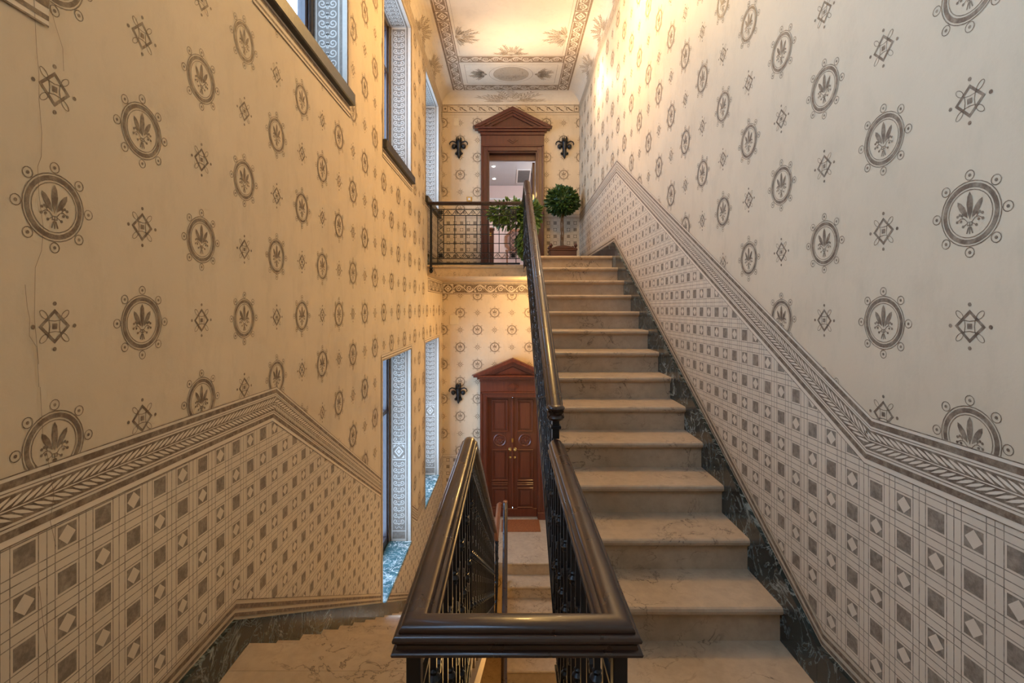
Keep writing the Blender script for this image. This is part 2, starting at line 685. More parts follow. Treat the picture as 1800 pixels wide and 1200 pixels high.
def wall(name, rect, holes, mp, thick, edges=True):
    """solid wall: front face with holes, a back face and the edges of the holes"""
    us = sorted({rect[0], rect[2], *[h[0] for h in holes], *[h[2] for h in holes]})
    vz = sorted({rect[1], rect[3], *[h[1] for h in holes], *[h[3] for h in holes]})
    mb = MB()
    def inh(u, v):
        return any(h[0] < u < h[2] and h[1] < v < h[3] for h in holes)
    f0, f1 = mp(0), mp(-thick)
    for a, b in zip(us, us[1:]):
        for c, d in zip(vz, vz[1:]):
            if not inh((a + b) / 2, (c + d) / 2):
                mb.add([f0(a, c), f0(b, c), f0(b, d), f0(a, d)], [(0, 1, 2, 3)])
                mb.add([f1(a, c), f1(b, c), f1(b, d), f1(a, d)], [(3, 2, 1, 0)])
    for h in [rect] + (holes if edges else []):
        q = [(h[0], h[1]), (h[2], h[1]), (h[2], h[3]), (h[0], h[3])]
        for i in range(4):
            p, r = q[i], q[(i + 1) % 4]
            mb.add([f0(*p), f0(*r), f1(*r), f1(*p)], [(0, 1, 2, 3)])
    me = bpy.data.meshes.new(name)
    me.from_pydata(mb.v, [], mb.f)
    me.materials.append(M['plaster'])
    o = link(name, me)
    o['kind'] = 'structure'
    return o


WT = 0.34
wall_left = tag(wall('wall_left', (YF, ZLOW, YB, 4.1), HOLES_L, mapL, WT, False), 'long tan plaster wall painted with brown medallions and pierced by windows')
wall_right = tag(wall('wall_right', (YF, ZLOW, YB, 4.1), [], mapR, 0.2), 'long pale plaster wall with medallions beside the rising stairs')
wall_back = tag(wall('wall_back', (XL, ZLOW, XR, 4.1), [UDOOR, LDOOR], mapB, 0.26, False), 'golden end wall with two pedimented doorways one above the other')
wall_front = tag(wall('wall_front', (XL, ZLOW, XR, 4.1), [], lambda e: (lambda u, v: (u, YF + e, v)), 0.2), 'plain plaster wall closing the stairwell behind the half landing')

# ------------------------------------------------------------------ painted medallions and lozenges
med = Paint()
med.ring(0, 0, 0.0905, 0.0028, 32).ring(0, 0, 0.0835, 0.0125, 32).ring(0, 0, 0.0665, 0.0024, 28)
for i in range(8):
    a = PI / 2 + i * PI / 4
    cx_, cy_ = 0.1055 * math.cos(a), 0.1055 * math.sin(a)
    med.ring(cx_, cy_, 0.0148, 0.0024, 12).disc(cx_, cy_, 0.0048, 7)
med.leaf((0, -0.016), (0, 0.061), 0.019, 0.55)
for s in (-1, 1):
    med.leaf((s * 0.006, -0.012), (s * 0.037, 0.038), 0.017, 0.55)
    st = [(s * 0.007, -0.022), (s * 0.016, -0.012), (s * 0.026, -0.010), (s * 0.036, -0.016)]
    med.stroke(st, 0.0022)
    med.stroke([(s * 0.02, -0.010), (s * 0.026, -0.002)], 0.002)
    med.stroke([(s * 0.008, -0.026), (s * 0.018, -0.032)], 0.002)
    for q in ((0.038, -0.018), (0.030, 0.001), (0.037, -0.003), (0.026, -0.018), (0.020, -0.033), (0.022, -0.001)):
        med.disc(s * q[0], q[1], 0.0042, 7)
    med.stroke([(s * 0.003, -0.036), (s * 0.009, -0.054)], 0.004)
med.rect(-0.008, -0.024, 0.008, -0.0215).rect(-0.008, -0.033, 0.008, -0.0305)
med.rect(-0.008, -0.031, -0.0055, -0.023).rect(0.0055, -0.031, 0.008, -0.023).rect(-0.0015, -0.056, 0.0015, -0.024)
loz = Paint()
A, Bq = 0.046, 0.035
q = [(0, 1), (1, 0), (0, -1), (-1, 0)]
for i in range(4):
    a, b = q[i], q[(i + 1) % 4]
    loz.poly([(a[0] * A, a[1] * A), (b[0] * A, b[1] * A), (b[0] * Bq, b[1] * Bq), (a[0] * Bq, a[1] * Bq)])
    m = ((a[0] + b[0]) * 0.031, (a[1] + b[1]) * 0.031)
    loz.ring(m[0], m[1], 0.0155, 0.002, 12, 0.0085, math.atan2(m[1], m[0]))
    loz.disc(a[0] * 0.060, a[1] * 0.060, 0.0058, 8)
for s in (-1, 1):
    loz.stroke([(s * 0.0165, -0.020), (s * 0.0138, 0), (s * 0.0165, 0.020)], 0.0022)
    loz.stroke([(-0.020, s * 0.0165), (0, s * 0.0138), (0.020, s * 0.0165)], 0.0022)
loz.rect(-0.0075, -0.0075, 0.0075, 0.0075)

flat = lambda u, v: (u, 0, v)
ME_MED = med.mesh('medallion', 'ink', flat)
ME_LOZ = loz.mesh('lozenge', 'ink', flat)


def stencil(wall_o, rot, place, mp, u0, v0, du, dv, urange, vrange, holes, keep, bounds):
    """alternate medallions and lozenges over a wall; those that meet an opening are trimmed to it"""
    i0, i1 = math.ceil((urange[0] - u0) / du), math.floor((urange[1] - u0) / du)
    j0, j1 = math.ceil((vrange[0] - v0) / dv), math.floor((vrange[1] - v0) / dv)
    for i in range(i0, i1 + 1):
        for j in range(j0, j1 + 1):
            u, v = u0 + i * du, v0 + j * dv
            if not keep(u, v):
                continue
            big = (i + j) % 2 == 0
            src, me, nm, r = (med, ME_MED, 'medallion', 0.121) if big else (loz, ME_LOZ, 'lozenge', 0.067)
            hit = [h for h in holes if u + r > h[0] and u - r < h[2] and v + r > h[1] and v - r < h[3]]
            edge = u - r < bounds[0] or u + r > bounds[1]
            if not hit and not edge:
                link(nm, me, wall_o, place(u, v), (0, 0, rot))
                continue
            polys = [[(a + u, b + v) for a, b in p] for p in src.p]
            for h in hit:
                polys = minus_rect(polys, h)
            polys = inside_rect(polys, (bounds[0], -99, bounds[1], 99))
            if polys:
                link(nm, src.mesh(nm, 'ink', mp, polys), wall_o)


E1, E2, E3 = 0.0008, 0.0016, 0.0024
SURR = 0.055
holesL = [(a - SURR, b - (0.17 if b > 0 else 0.0), c + SURR, d + SURR) for a, b, c, d in HOLES_L]
stencil(wall_left, PI / 2, lambda u, v: (XL + E1, u, v), mapL(E1), 1.637, -0.05, 0.3155, 0.3125, (0.9, YB + 0.1), (-2.8, 3.45), holesL,
        lambda u, v: v > path_z(L_TOP, min(max(u, YF), YB)) - 0.16 and not (u > LAND_Y - 0.1 and 0.25 < v < 1.75), (YF, YB))
stencil(wall_right, -PI / 2, lambda u, v: (XR - E1, u, v), mapR(E1), 1.685, -0.052, 0.3160, 0.308, (0.9, YB + 0.1), (-0.7, 3.45), [],
        lambda u, v: v > path_z(R_TOP, min(max(u, YF), YB)) - 0.16, (YF, YB))
stencil(wall_back, 0, lambda u, v: (u, YB - E1, v), mapB(E1), -0.88, 2.383, 0.31, 0.31, (XL - 0.1, XR + 0.1), (1.62, 3.45), [UDOOR],
        lambda u, v: True, (XL, XR))
stencil(wall_back, 0, lambda u, v: (u, YB - E1, v), mapB(E1), -0.88, 2.383, 0.31, 0.31, (XL - 0.1, XR + 0.1), (-2.75, 0.3), [LDOOR],
        lambda u, v: True, (XL, XR))
stencil(wall_back, 0, lambda u, v: (u, YB - E1, v), mapB(E1), -0.54, -6.50, 0.31, 0.31, (XL - 0.1, 0.2), (-7.4, -4.6), [],
        lambda u, v: True, (XL, XR))


# ------------------------------------------------------------------ painted dado with garland border
def dado(wall_o, top, bot, mp, mat, holes, ylim=None):
    rects = holes
    def out(paint, name, mt, e):
        polys = paint.p
        for h in rects:
            polys = minus_rect(polys, h)
        if ylim:
            polys = inside_rect(polys, (ylim[0], -99, ylim[1], 99))
        return link(name, paint.mesh(name, mt, mp(e), polys), wall_o)
    p = Paint()
    low, hi = bot, offset_path(top, 0.0)
    ys = sorted({q[0] for q in low} | {q[0] for q in hi})
    for a, b in zip(ys, ys[1:]):
        if b - a > 1e-6:
            p.poly([(a, path_z(low, a)), (b, path_z(low, b)), (b, path_z(hi, b)), (a, path_z(hi, a))])
    out(p, 'painted_grid', mat, E2)
    bg = Paint()
    strip(bg, top, -0.012, 0.158)
    out(bg, 'border_ground', 'light', E3)
    s = Paint()
    strip(s, top, -0.012, -0.009)
    strip(s, top, 0.0, 0.019)
    strip(s, top, 0.026, 0.0285)
    strip(s, top, 0.034, 0.104)
    strip(s, top, 0.110, 0.113)
    strip(s, top, 0.120, 0.139)
    strip(s, top, 0.155, 0.158)
    strip(s, bot, 0.0, 0.003)
    strip(s, bot, 0.018, 0.036)
    strip(s, bot, 0.052, 0.066)
    out(s, 'border_stripes', 'ink', E3 + E1)
    g = Paint()
    mid = offset_path(top, 0.069)
    for (y0, z0), (y1, z1) in zip(mid, mid[1:]):
        L = math.hypot(y1 - y0, z1 - z0)
        tx, ty = (y1 - y0) / L, (z1 - z0) / L
        nx, ny = -ty, tx
        n = int(L / 0.028)
        def at(a, b):
            return (y0 + tx * a + nx * b, z0 + ty * a + ny * b)
        for i in range(n):
            a = (i + 0.5) * L / n
            g.leaf(at(a - 0.022, 0.0045), at(a + 0.032, 0.030), 0.0098, 0.5)
            g.leaf(at(a - 0.022, -0.0045), at(a + 0.036, -0.029), 0.0085, 0.45)
        g.poly([at(0, -0.0016), at(L, -0.0016), at(L, 0.0016), at(0, 0.0016)])
    out(g, 'leaf_garland', 'light', E3 + 2 * E1)


dado(wall_left, L_TOP, L_BOT, mapL, 'dadoL', [(a - 0.06, b, c + 0.06, d) for a, b, c, d in HOLES_L])
dado(wall_right, R_TOP, R_BOT, mapR, 'dadoR', [])


def plain_dado(wall_o, mp, mat, u0, u1, v0, v1, holes):
    """dado of the landings: grid, plain line cap and foot stripes"""
    def out(paint, name, mt, e):
        polys = paint.p
        for h in holes:
            polys = minus_rect(polys, h)
        if polys:
            link(name, paint.mesh(name, mt, mp(e), polys), wall_o)
    out(Paint().rect(u0, v0, u1, v1), 'painted_grid', mat, E2)
    out(Paint().rect(u0, v1, u1, v1 + 0.06), 'border_ground', 'light', E2)
    s = Paint()
    for a, b in ((0.0, 0.006), (0.018, 0.026), (0.036, 0.039), (0.055, 0.06)):
        s.rect(u0, v1 + a, u1, v1 + b)
    for a, b in ((0.0, 0.02), (0.035, 0.055), (0.07, 0.074)):
        s.rect(u0, v0 + a, u1, v0 + b)
    out(s, 'border_stripes', 'ink', E3)


plain_dado(wall_back, mapB, 'dadoB', XL, XR, UP + 0.12, 1.60, [UDOOR])
plain_dado(wall_back, mapB, 'dadoLow', XL, XR, LOW + 0.12, -2.70, [LDOOR])
plain_dado(wall_left, mapL, 'dadoL', LAND_Y, YB, UP + 0.16, 1.52, [(a, b - 0.12, c, d) for a, b, c, d in HOLES_L])


# ------------------------------------------------------------------ skirting of dark marble slabs
def skirting(name, label, path, face, back, drop, breaks):
    e = empty(name, label=label, kind='structure')
    for a, b in zip(breaks, breaks[1:]):
        a2, b2 = a + 0.0012, b - 0.0012
        ys = [a2] + [y for y, _ in path if a2 < y < b2] + [b2]
        poly = [(y, path_z(path, y)) for y in ys] + [(y, path_z(path, y) - drop) for y in reversed(ys)]
        obj('marble_slab', MB().prism(poly, face, back, 0), 'green', e)
    return e


bl = [YF, 0.2, 1.25, 2.18] + [2.18 + 0.345 * i for i in range(1, 8)]
skirting('baseboard_left', 'dark green marble skirting stepping down along the left wall', L_SK, XL + 0.02, XL, 0.42, bl + [LOWW[0][0] - 0.03])
skirting('baseboard_landing', 'dark marble skirting of the left wall beyond the tall window', L_SK, XL + 0.02, XL, 0.42, [LOWW[0][0] - 0.03, 5.4, 6.21, 7.2, 8.1, YB - 0.02])
br = [YF, 0.3, 1.3, 2.017] + [2.017 + 0.66 * i for i in range(1, 7)] + [6.9, 7.9, YB - 0.02]
skirting('baseboard_right', 'dark green veined marble skirting climbing the right wall', R_SK, XR - 0.02, XR, 0.42, br)
e = empty('baseboard_back', label='dark marble skirting along the end wall of the upper landing', kind='structure')
for a, b in ((XL + 0.021, DC - 0.60), (DC + 0.60, XR - 0.021)):
    obj('marble_slab', MB().box(a, b, YB - 0.02, YB, UP, UP + 0.12), 'green', e)
e = empty('baseboard_lower', label='dark marble skirting along the end wall beside the lower door', kind='structure')
for a, b in ((XL + 0.021, DC - 0.60), (DC + 0.60, XR)):
    obj('marble_slab', MB().box(a, b, YB - 0.02, YB, LOW, LOW + 0.12), 'green', e)
e = empty('trim_1', label='dark marble skirting under the far window of the upper landing', kind='structure')
obj('marble_slab', MB().box(XL, XL + 0.02, LAND_Y, YB - 0.021, UP, UP + 0.16), 'green', e)

# ------------------------------------------------------------------ floors and landings
WELL0, WELL1 = -0.215, 0.245       # the open well between the flights
floor = obj('floor', MB().box(XL, WELL0, YF, 2.275, FLOOR - 0.16, FLOOR).box(WELL0, WELL1, YF, 0.95, FLOOR - 0.16, FLOOR)
            .box(WELL1, XR, YF, 2.31, FLOOR - 0.16, FLOOR), 'stone')
tag(floor, 'beige stone half landing around the open stairwell', kind='structure')
f2 = obj('floor_upper', MB().box(XL, XR, LAND_Y, YB, UP - 0.165, UP).box(WELL1, XR, 6.384, LAND_Y, UP - 0.165, UP), 'slab')
tag(f2, 'upper landing slab with stone edge in front of the open door', kind='structure')
f3 = obj('floor_lower', MB().box(XL, XR, LAND_Y + 0.07, YB, LOW - 0.2, LOW).box(XL, WELL0, 6.02, LAND_Y + 0.07, LOW - 0.2, LOW), 'stone')
tag(f3, 'lower landing floor in front of the closed double door', kind='structure')
f4 = obj('floor_bottom', MB().box(XL, XR, YF, YB, LOW - 13 * RL - 0.2, LOW - 13 * RL), 'stone')
tag(f4, 'stone floor at the foot of the stairwell', kind='structure')


# ------------------------------------------------------------------ stairs
def tread_profile(y0, y1, z, sgn):
    """section of a bull-nosed tread (y, z); front edge at y0, rear at y1, rising towards sgn"""
    f, t = y0, 0.045
    pts = [(f + sgn * 0.012, z), (f + sgn * 0.004, z - 0.006), (f, z - 0.016), (f + sgn * 0.002, z - 0.028), (f + sgn * 0.010, z - 0.036),
           (f + sgn * 0.020, z - 0.038), (f + sgn * 0.024, z - t), (y1, z - t), (y1, z)]
    return pts


def flight(name, label, x0, x1, y_first, z0, riser, going, n, sgn, mat):
    """steps climb in direction sgn of y, first nosing at y_first, first tread at z0 + riser"""
    e = empty(name, label=label, cat='staircase')
    for k in range(n):
        zt = z0 + (k + 1) * riser
        y0 = y_first + sgn * k * going
        st = link('step', None, e)
        yb = y0 + sgn * (going + 0.05)
        obj('tread', MB().prism(tread_profile(y0, yb, zt, sgn), x0, x1, 0), mat, st)
        yr = y0 + sgn * 0.030
        obj('riser', MB().prism([(yr, zt - 0.045), (yr, zt - riser), (yr + sgn * 0.03, zt - riser), (yr + sgn * 0.03, zt - 0.045)], x0 + 0.002, x1, 0), mat, st)
    ya, yb = y_first + sgn * 0.06, y_first + sgn * (n * going + 0.0)
    za, zb = z0 - 0.02, z0 + n * riser - 0.05
    obj('soffit', MB().prism([(ya, za), (yb, zb - 0.13), (yb, zb - 0.27), (ya, za - 0.14)], x0 + 0.03, x1, 0), 'plaster', e)
    return e


flight('stair_flight', 'broad beige marble stairs climbing away on the right to the upper door', WELL1, XR - 0.02, 2.262, FLOOR, RR, GO, N, 1, 'stone')
flight('stair_flight', 'marble stairs descending on the left beside the tall windows', XL + 0.02, WELL0, 2.255 + 12 * GO, LOW, RL, GO, N - 1, -1, 'stone')
flight('stair_flight', 'lowest stairs dropping towards the viewer from the lower landing', TX + 0.03, XR - 0.001, LAND_Y + 0.05 - 12 * 0.31, LOW - 13 * RL, RL, 0.31, N - 1, 1, 'stone')
obj('nosing', MB().prism(tread_profile(2.255, 2.10, FLOOR + 0.001, -1), XL + 0.02, WELL0, 0), 'stone', floor)
obj('nosing', MB().prism(tread_profile(LAND_Y + 0.05, LAND_Y + 0.2, LOW + 0.001, 1), TX + 0.03, XR - 0.001, 0), 'stone', f3)
obj('nosing', MB().prism(tread_profile(LAND_Y - 0.03, LAND_Y + 0.1, UP + 0.002, 1), XL, WELL1, 0), 'slab', f2)

# ------------------------------------------------------------------ ceiling with coving
nC = 8
def cove_pt(t):
    a = t * PI / 2
    return COVE * (1 - math.cos(a)) , 0.17 * math.sin(a)      # distance from wall, height above springing
SPRING = ZTOP - 0.17
cm = MB()
rings = []
for i in range(nC + 1):
    d, h = cove_pt(i / nC)
    rings.append([(XL + d, YF + d, SPRING + h), (XR - d, YF + d, SPRING + h), (XR - d, YB - d, SPRING + h), (XL + d, YB - d, SPRING + h)])
for r0, r1 in zip(rings, rings[1:]):
    for k in range(4):
        j = (k + 1) % 4
        cm.add([r0[k], r0[j], r1[j], r1[k]], [(0, 1, 2, 3)])
cm.add(rings[-1], [(0, 1, 2, 3)])
cm.box(XL - 0.3, XR + 0.3, YF - 0.3, YB + 0.3, ZTOP + 0.2, ZTOP + 0.3)
ceiling = tag(obj('ceiling', cm, 'ceil'), 'coved cream ceiling painted with scroll borders and laurel sprays', kind='structure')
mapC = lambda e: (lambda u, v: (u, v, ZTOP - e))
cx0, cx1, cy1 = XL + COVE + 0.005, XR - COVE - 0.005, YB - COVE - 0.005
BW = 0.205
cy0 = YF + COVE + 0.4
bands_y = [(8.575, cy1), (7.59, 7.80)]
ink, lt, lt2 = Paint(), Paint(), Paint()
for x0 in (cx0, cx1 - BW):
    ink.rect(x0, cy0, x0 + BW, cy1)
for a, b in bands_y:
    ink.rect(cx0 + BW, a, cx1 - BW, b)
blocks = [6.45, 7.59, 8.575]
def scroll_rect(P, u0, v0, u1, v1, along_v, w=0.012):
    """cream running scroll inside a rectangle"""
    if along_v:
        W, L = u1 - u0, v1 - v0
        for ln in running_scroll(L, W):
            P.stroke([((u0 + u1) / 2 + b, v0 + a) for a, b in ln], w)
    else:
        W, L = v1 - v0, u1 - u0
        for ln in running_scroll(L, W):
            P.stroke([(u0 + a, (v0 + v1) / 2 + b) for a, b in ln], w)
def lozenge_block(P, u0, v0, u1, v1):
    cu, cv, a, b = (u0 + u1) / 2, (v0 + v1) / 2, (u1 - u0) / 2, (v1 - v0) / 2
    for k, w in ((0.86, 0.30), (0.36, 0.36)):
        o_, i_ = k, k - w
        qq = [(0, 1), (1, 0), (0, -1), (-1, 0)]
        for n_ in range(4):
            p, r = qq[n_], qq[(n_ + 1) % 4]
            P.poly([(cu + p[0] * a * o_, cv + p[1] * b * o_), (cu + r[0] * a * o_, cv + r[1] * b * o_), (cu + r[0] * a * i_, cv + r[1] * b * i_), (cu + p[0] * a * i_, cv + p[1] * b * i_)])
    for sx in (-1, 1):
        for sy in (-1, 1):
            P.poly([(cu + sx * a, cv + sy * b), (cu + sx * a * 0.45, cv + sy * b), (cu + sx * a, cv + sy * b * 0.45)])
for x0 in (cx0, cx1 - BW):
    out_ = 0.030 if x0 == cx0 else 0.016
    a, b = x0 + out_, x0 + BW - (0.046 - out_)
    segs = [(4.2, 6.43), (6.68, 7.575), (7.815, 8.56)]
    for s0, s1 in segs:
        lt.frame(a, s0, b, s1, 0.008)
        scroll_rect(lt, a + 0.012, s0 + 0.01, b - 0.012, s1 - 0.01, True)
    for s0 in blocks:
        lozenge_block(lt, a + 0.004, s0 + 0.012, b - 0.004, s0 + 0.20)
        lt.frame(a, s0 + 0.006, b, s0 + 0.206, 0.006)
for a, b in bands_y:
    lt.frame(cx0 + BW + 0.012, a + 0.016, cx1 - BW - 0.012, b - 0.016, 0.007)
    scroll_rect(lt, cx0 + BW + 0.03, a + 0.024, cx1 - BW - 0.03, b - 0.024, False)
link('scroll_border_ground', ink.mesh('scroll_border_ground', 'ceilink', mapC(E1)), ceiling)
link('scroll_border', lt.mesh('scroll_border', 'light', mapC(E2)), ceiling)
ln_ = Paint()
mx = (cx0 + cx1) / 2
my = (7.80 + 8.575) / 2
ln_.frame(cx0 + BW + 0.07, 7.86, cx1 - BW - 0.07, 8.515, 0.006)
ln_.frame(cx0 + BW + 0.035, cy0, cx1 - BW - 0.035, 7.55, 0.004)
ln_.ring(mx, my, 0.36, 0.006, 36, 0.30)
ln_.ring(mx, my, 0.29, 0.006, 36, 0.255)
link('panel_lines', ln_.mesh('panel_lines', 'ink2', mapC(E1)), ceiling)
ov = Paint().disc(mx, my, 0.285, 36, 0.25)
link('oval_ground', ov.mesh('oval_ground', 'oval', mapC(E2)), ceiling)
sc = Paint()
for i in range(46):
    a = random.uniform(0, 2 * PI)
    r = random.uniform(0.3, 0.95)
    u, v = mx + 0.26 * r * math.cos(a), my + 0.22 * r * math.sin(a)
    if abs(u - mx) > 0.11 or v > my + 0.02:
        sc.leaf((u, v), (u + random.uniform(-0.04, 0.04), v + random.uniform(0.02, 0.06)), 0.014)
for i in range(9):
    v = my + 0.04 + i * 0.017
    w = 0.25 * math.sqrt(max(0, 1 - ((v - my) / 0.25) ** 2))
    sc.stroke([(mx - w, v), (mx + w, v + 0.004)], 0.003)
link('oval_scene', sc.mesh('oval_scene', 'ink2', mapC(E3)), ceiling)


def spray(P, u, v, ang, L, n=9, spread=1.2, w=0.012):
    """fan of laurel twigs from a point"""
    for b in range(n):
        a = ang + (b / (n - 1) - 0.5) * 2 * spread
        l = L * (1 - 0.25 * abs(b / (n - 1) - 0.5) * 2) * random.uniform(0.85, 1.05)
        if b % 3 == 1:
            l *= 0.7
        pts = [(u + l * t * math.cos(a + 0.25 * t * (b / (n - 1) - 0.5)), v + l * t * math.sin(a + 0.25 * t * (b / (n - 1) - 0.5))) for t in (0, 0.33, 0.66, 1)]
        P.stroke(pts, 0.005)
        for t in (0.35, 0.5, 0.65, 0.8, 0.95):
            pu, pv = u + l * t * math.cos(a), v + l * t * math.sin(a)
            for s in (-1, 1):
                aa = a + s * 0.5
                P.leaf((pu, pv), (pu + 0.062 * L / 0.3 * math.cos(aa), pv + 0.055 * L / 0.3 * math.sin(aa)), w)


sp = Paint()
for s in (-1, 1):
    bx_ = (cx0 + BW + 0.02) if s < 0 else (cx1 - BW - 0.02)
    spray(sp, bx_, 7.05, 0 if s < 0 else PI, 0.33, 9, 1.25)
    spray(sp, bx_, 5.9, 0 if s < 0 else PI, 0.33, 9, 1.25)
    spray(sp, mx + s * 0.39, my, 0 if s > 0 else PI, 0.30, 9, 0.85, 0.013)
spray(sp, mx, 7.57, -PI / 2, 0.30, 9, 1.35)
link('laurel_spray', sp.mesh('laurel_spray', 'ink2', mapC(E3)), ceiling)
# sprays on the coving: (s along wall, t round the cove) mapped to the curve
def cove_map(side, e):
    def f(s_, t):
        t = max(0.02, min(0.98, t))
        d, h = cove_pt(t)
        d += e * 1.2
        h -= e * 1.2
        if side == 'B':
            return (s_, YB - d, SPRING + h)
        return ((XL + d) if side == 'L' else (XR - d), s_, SPRING + h)
    return f
cs = Paint()
spray(cs, mx, 0.12, PI / 2, 0.72, 11, 1.42, 0.026)
cs.p = [[(a, 0.06 + b * 1.1) for a, b in p] for p in cs.p]
link('laurel_spray', cs.mesh('laurel_spray', 'ink2', cove_map('B', 0.003)), ceiling)
for side in 'LR':
    for yy in (5.7, 6.75, 7.75):
        c2 = Paint()
        spray(c2, 0, 0, PI / 2, 0.42, 9, 1.5, 0.017)
        c2.p = [[(yy + a, 0.10 + b * 1.8) for a, b in p] for p in c2.p]
        link('laurel_spray', c2.mesh('laurel_spray', 'ink2', cove_map(side, 0.003)), ceiling)


# painted cornice bands under the coving
def cornice(wall_o, mp, u0, u1, zt, h, pitch=0.17, mat='ink'):
    g, i_ = Paint(), Paint()
    i_.rect(u0, zt - 0.012, u1, zt).rect(u0, zt - h, u1, zt - h + 0.012).rect(u0, zt - h - 0.04, u1, zt - h - 0.036)
    n = max(1, round((u1 - u0 - 0.2) / pitch))
    p = (u1 - u0 - 0.2) / n
    for k in range(n):
        a = u0 + 0.1 + k * p
        zc = zt - h / 2
        i_.stroke([(a + p * t, zc + (h * 0.30) * math.cos(PI * t)) for t in (0, 0.25, 0.5, 0.75, 1)], 0.009)
        i_.stroke(spiral(a + p * 0.36, zc - h * 0.06, h * 0.26, 0.3, 0.75, 1, 9, 0.35), 0.011)
        i_.leaf((a + p * 0.45, zc), (a + p * 0.95, zc - h * 0.28), 0.016)
    for c in (u0 + 0.05, u1 - 0.05):
        i_.frame(c - 0.045, zt - h + 0.02, c + 0.045, zt - 0.02, 0.008).disc(c, zt - h / 2, 0.02, 10)
    link('painted_cornice', i_.mesh('painted_cornice', mat, mp(E3)), wall_o)


cornice(wall_back, mapB, XL, XR, SPRING, 0.145)
cornice(wall_left, mapL, 3.5, YB, SPRING, 0.13, mat='ink2')
cornice(wall_right, mapR, 3.5, YB, SPRING, 0.13, mat='ink2')
# scroll frieze below the upper landing
def frieze(wall_o, mp, u0, u1, z0, z1):
    g = Paint().rect(u0, z0, u1, z1)
    link('frieze_ground', g.mesh('frieze_ground', 'ink', mp(E2)), wall_o)
    c = Paint()
    h = z1 - z0
    c.frame(u0 + 0.008, z0 + 0.014, u0 + h - 0.01, z1 - 0.014, 0.012)
    lozenge_block(c, u0 + 0.024, z0 + 0.03, u0 + h - 0.026, z1 - 0.03)
    c.rect(u0 + h, z0 + 0.012, u1, z0 + 0.022).rect(u0 + h, z1 - 0.022, u1, z1 - 0.012)
    for ln in running_scroll(u1 - u0 - h, h - 0.05, 0.19):
        c.stroke([(u0 + h + a, (z0 + z1) / 2 + b) for a, b in ln], 0.012)
    link('scroll_frieze', c.mesh('scroll_frieze', 'light', mp(E3)), wall_o)
frieze(wall_back, mapB, XL, XR, 0.235, 0.44)
frieze(wall_left, mapL, LAND_Y + 0.02, YB, 0.235, 0.44)

# ------------------------------------------------------------------ cracks in the left wall plaster
def px_left(px, py):
    y = 880 * -XL / (895 - px)
    return (y, (540 - py) * y / 880)
ck = Paint()
for line in ([(56, 0), (60, 90), (64, 130), (66, 175), (70, 235), (68, 275), (62, 292), (66, 340), (74, 400), (70, 440), (60, 470), (58, 560), (66, 640)],
             [(82, 0), (92, 40), (106, 85), (110, 125)], [(40, 500), (44, 540), (50, 560), (47, 590), (60, 610), (66, 680)],
             [(66, 680), (72, 760), (80, 800), (90, 870), (84, 915), (96, 960)], [(66, 1030), (72, 1090), (84, 1160), (80, 1190)]):
    w = [px_left(a + random.uniform(-1.5, 1.5), b) for a, b in line]
    ck.stroke(w, 0.0012)
link('plaster_crack', ck.mesh('plaster_crack', 'crack', mapL(E3 + 3 * E1)), wall_left)

# ------------------------------------------------------------------ windows
REV = 0.27                       # depth of the painted reveal


def reveal_pattern(P_ground, P_light, P_white, W, H, break_z=None):
    """u across the reveal 0..W (0 at the room side), v 0..H"""
    P_white.rect(0.0, 0, 0.035, H)
    P_ground.rect(0.035, 0, 0.055, H).rect(W - 0.035, 0, W - 0.015, H)
    a, b = 0.066, W - 0.046
    P_ground.rect(a, 0.03, b, H - 0.03)
    P_light.frame(a - 0.006, 0.02, b + 0.006, H - 0.02, 0.007)
    cu = (a + b) / 2
    pitch = 0.072
    zones = [(0.10, H - 0.04)]
    if break_z:
        zones = [(0.20, break_z - 0.11), (break_z + 0.11, H - 0.04)]
        P_light.rect(a, break_z - 0.105, b, break_z - 0.092).rect(a, break_z + 0.092, b, break_z + 0.105)
        lozenge_block(P_light, a + 0.012, break_z - 0.08, b - 0.012, break_z + 0.08)
        P_light.rect(a, 0.12, b, 0.13)
    for z0, z1 in zones:
        n = int((z1 - z0) / pitch)
        for k in range(n):
            zc = z0 + (k + 0.5) * (z1 - z0) / n
            for s in (-1, 1):
                c = cu + s * (b - a) * 0.25
                R = (b - a) * 0.225
                P_light.stroke(spiral(c, zc, R, PI / 2 * (1 + s) - s * 0.2, 1.45, s, 16, 0.15), 0.0085)
                P_light.stroke([(cu + s * 0.004, zc - pitch * 0.55), (cu + s * 0.008, zc - pitch * 0.15), (c - s * R, zc)], 0.007)
        for s in (-1, 1):
            P_light.stroke([(cu, z0 - 0.02), (cu + s * 0.03, z0 - 0.05), (cu + s * 0.045, z0 - 0.02)], 0.006)


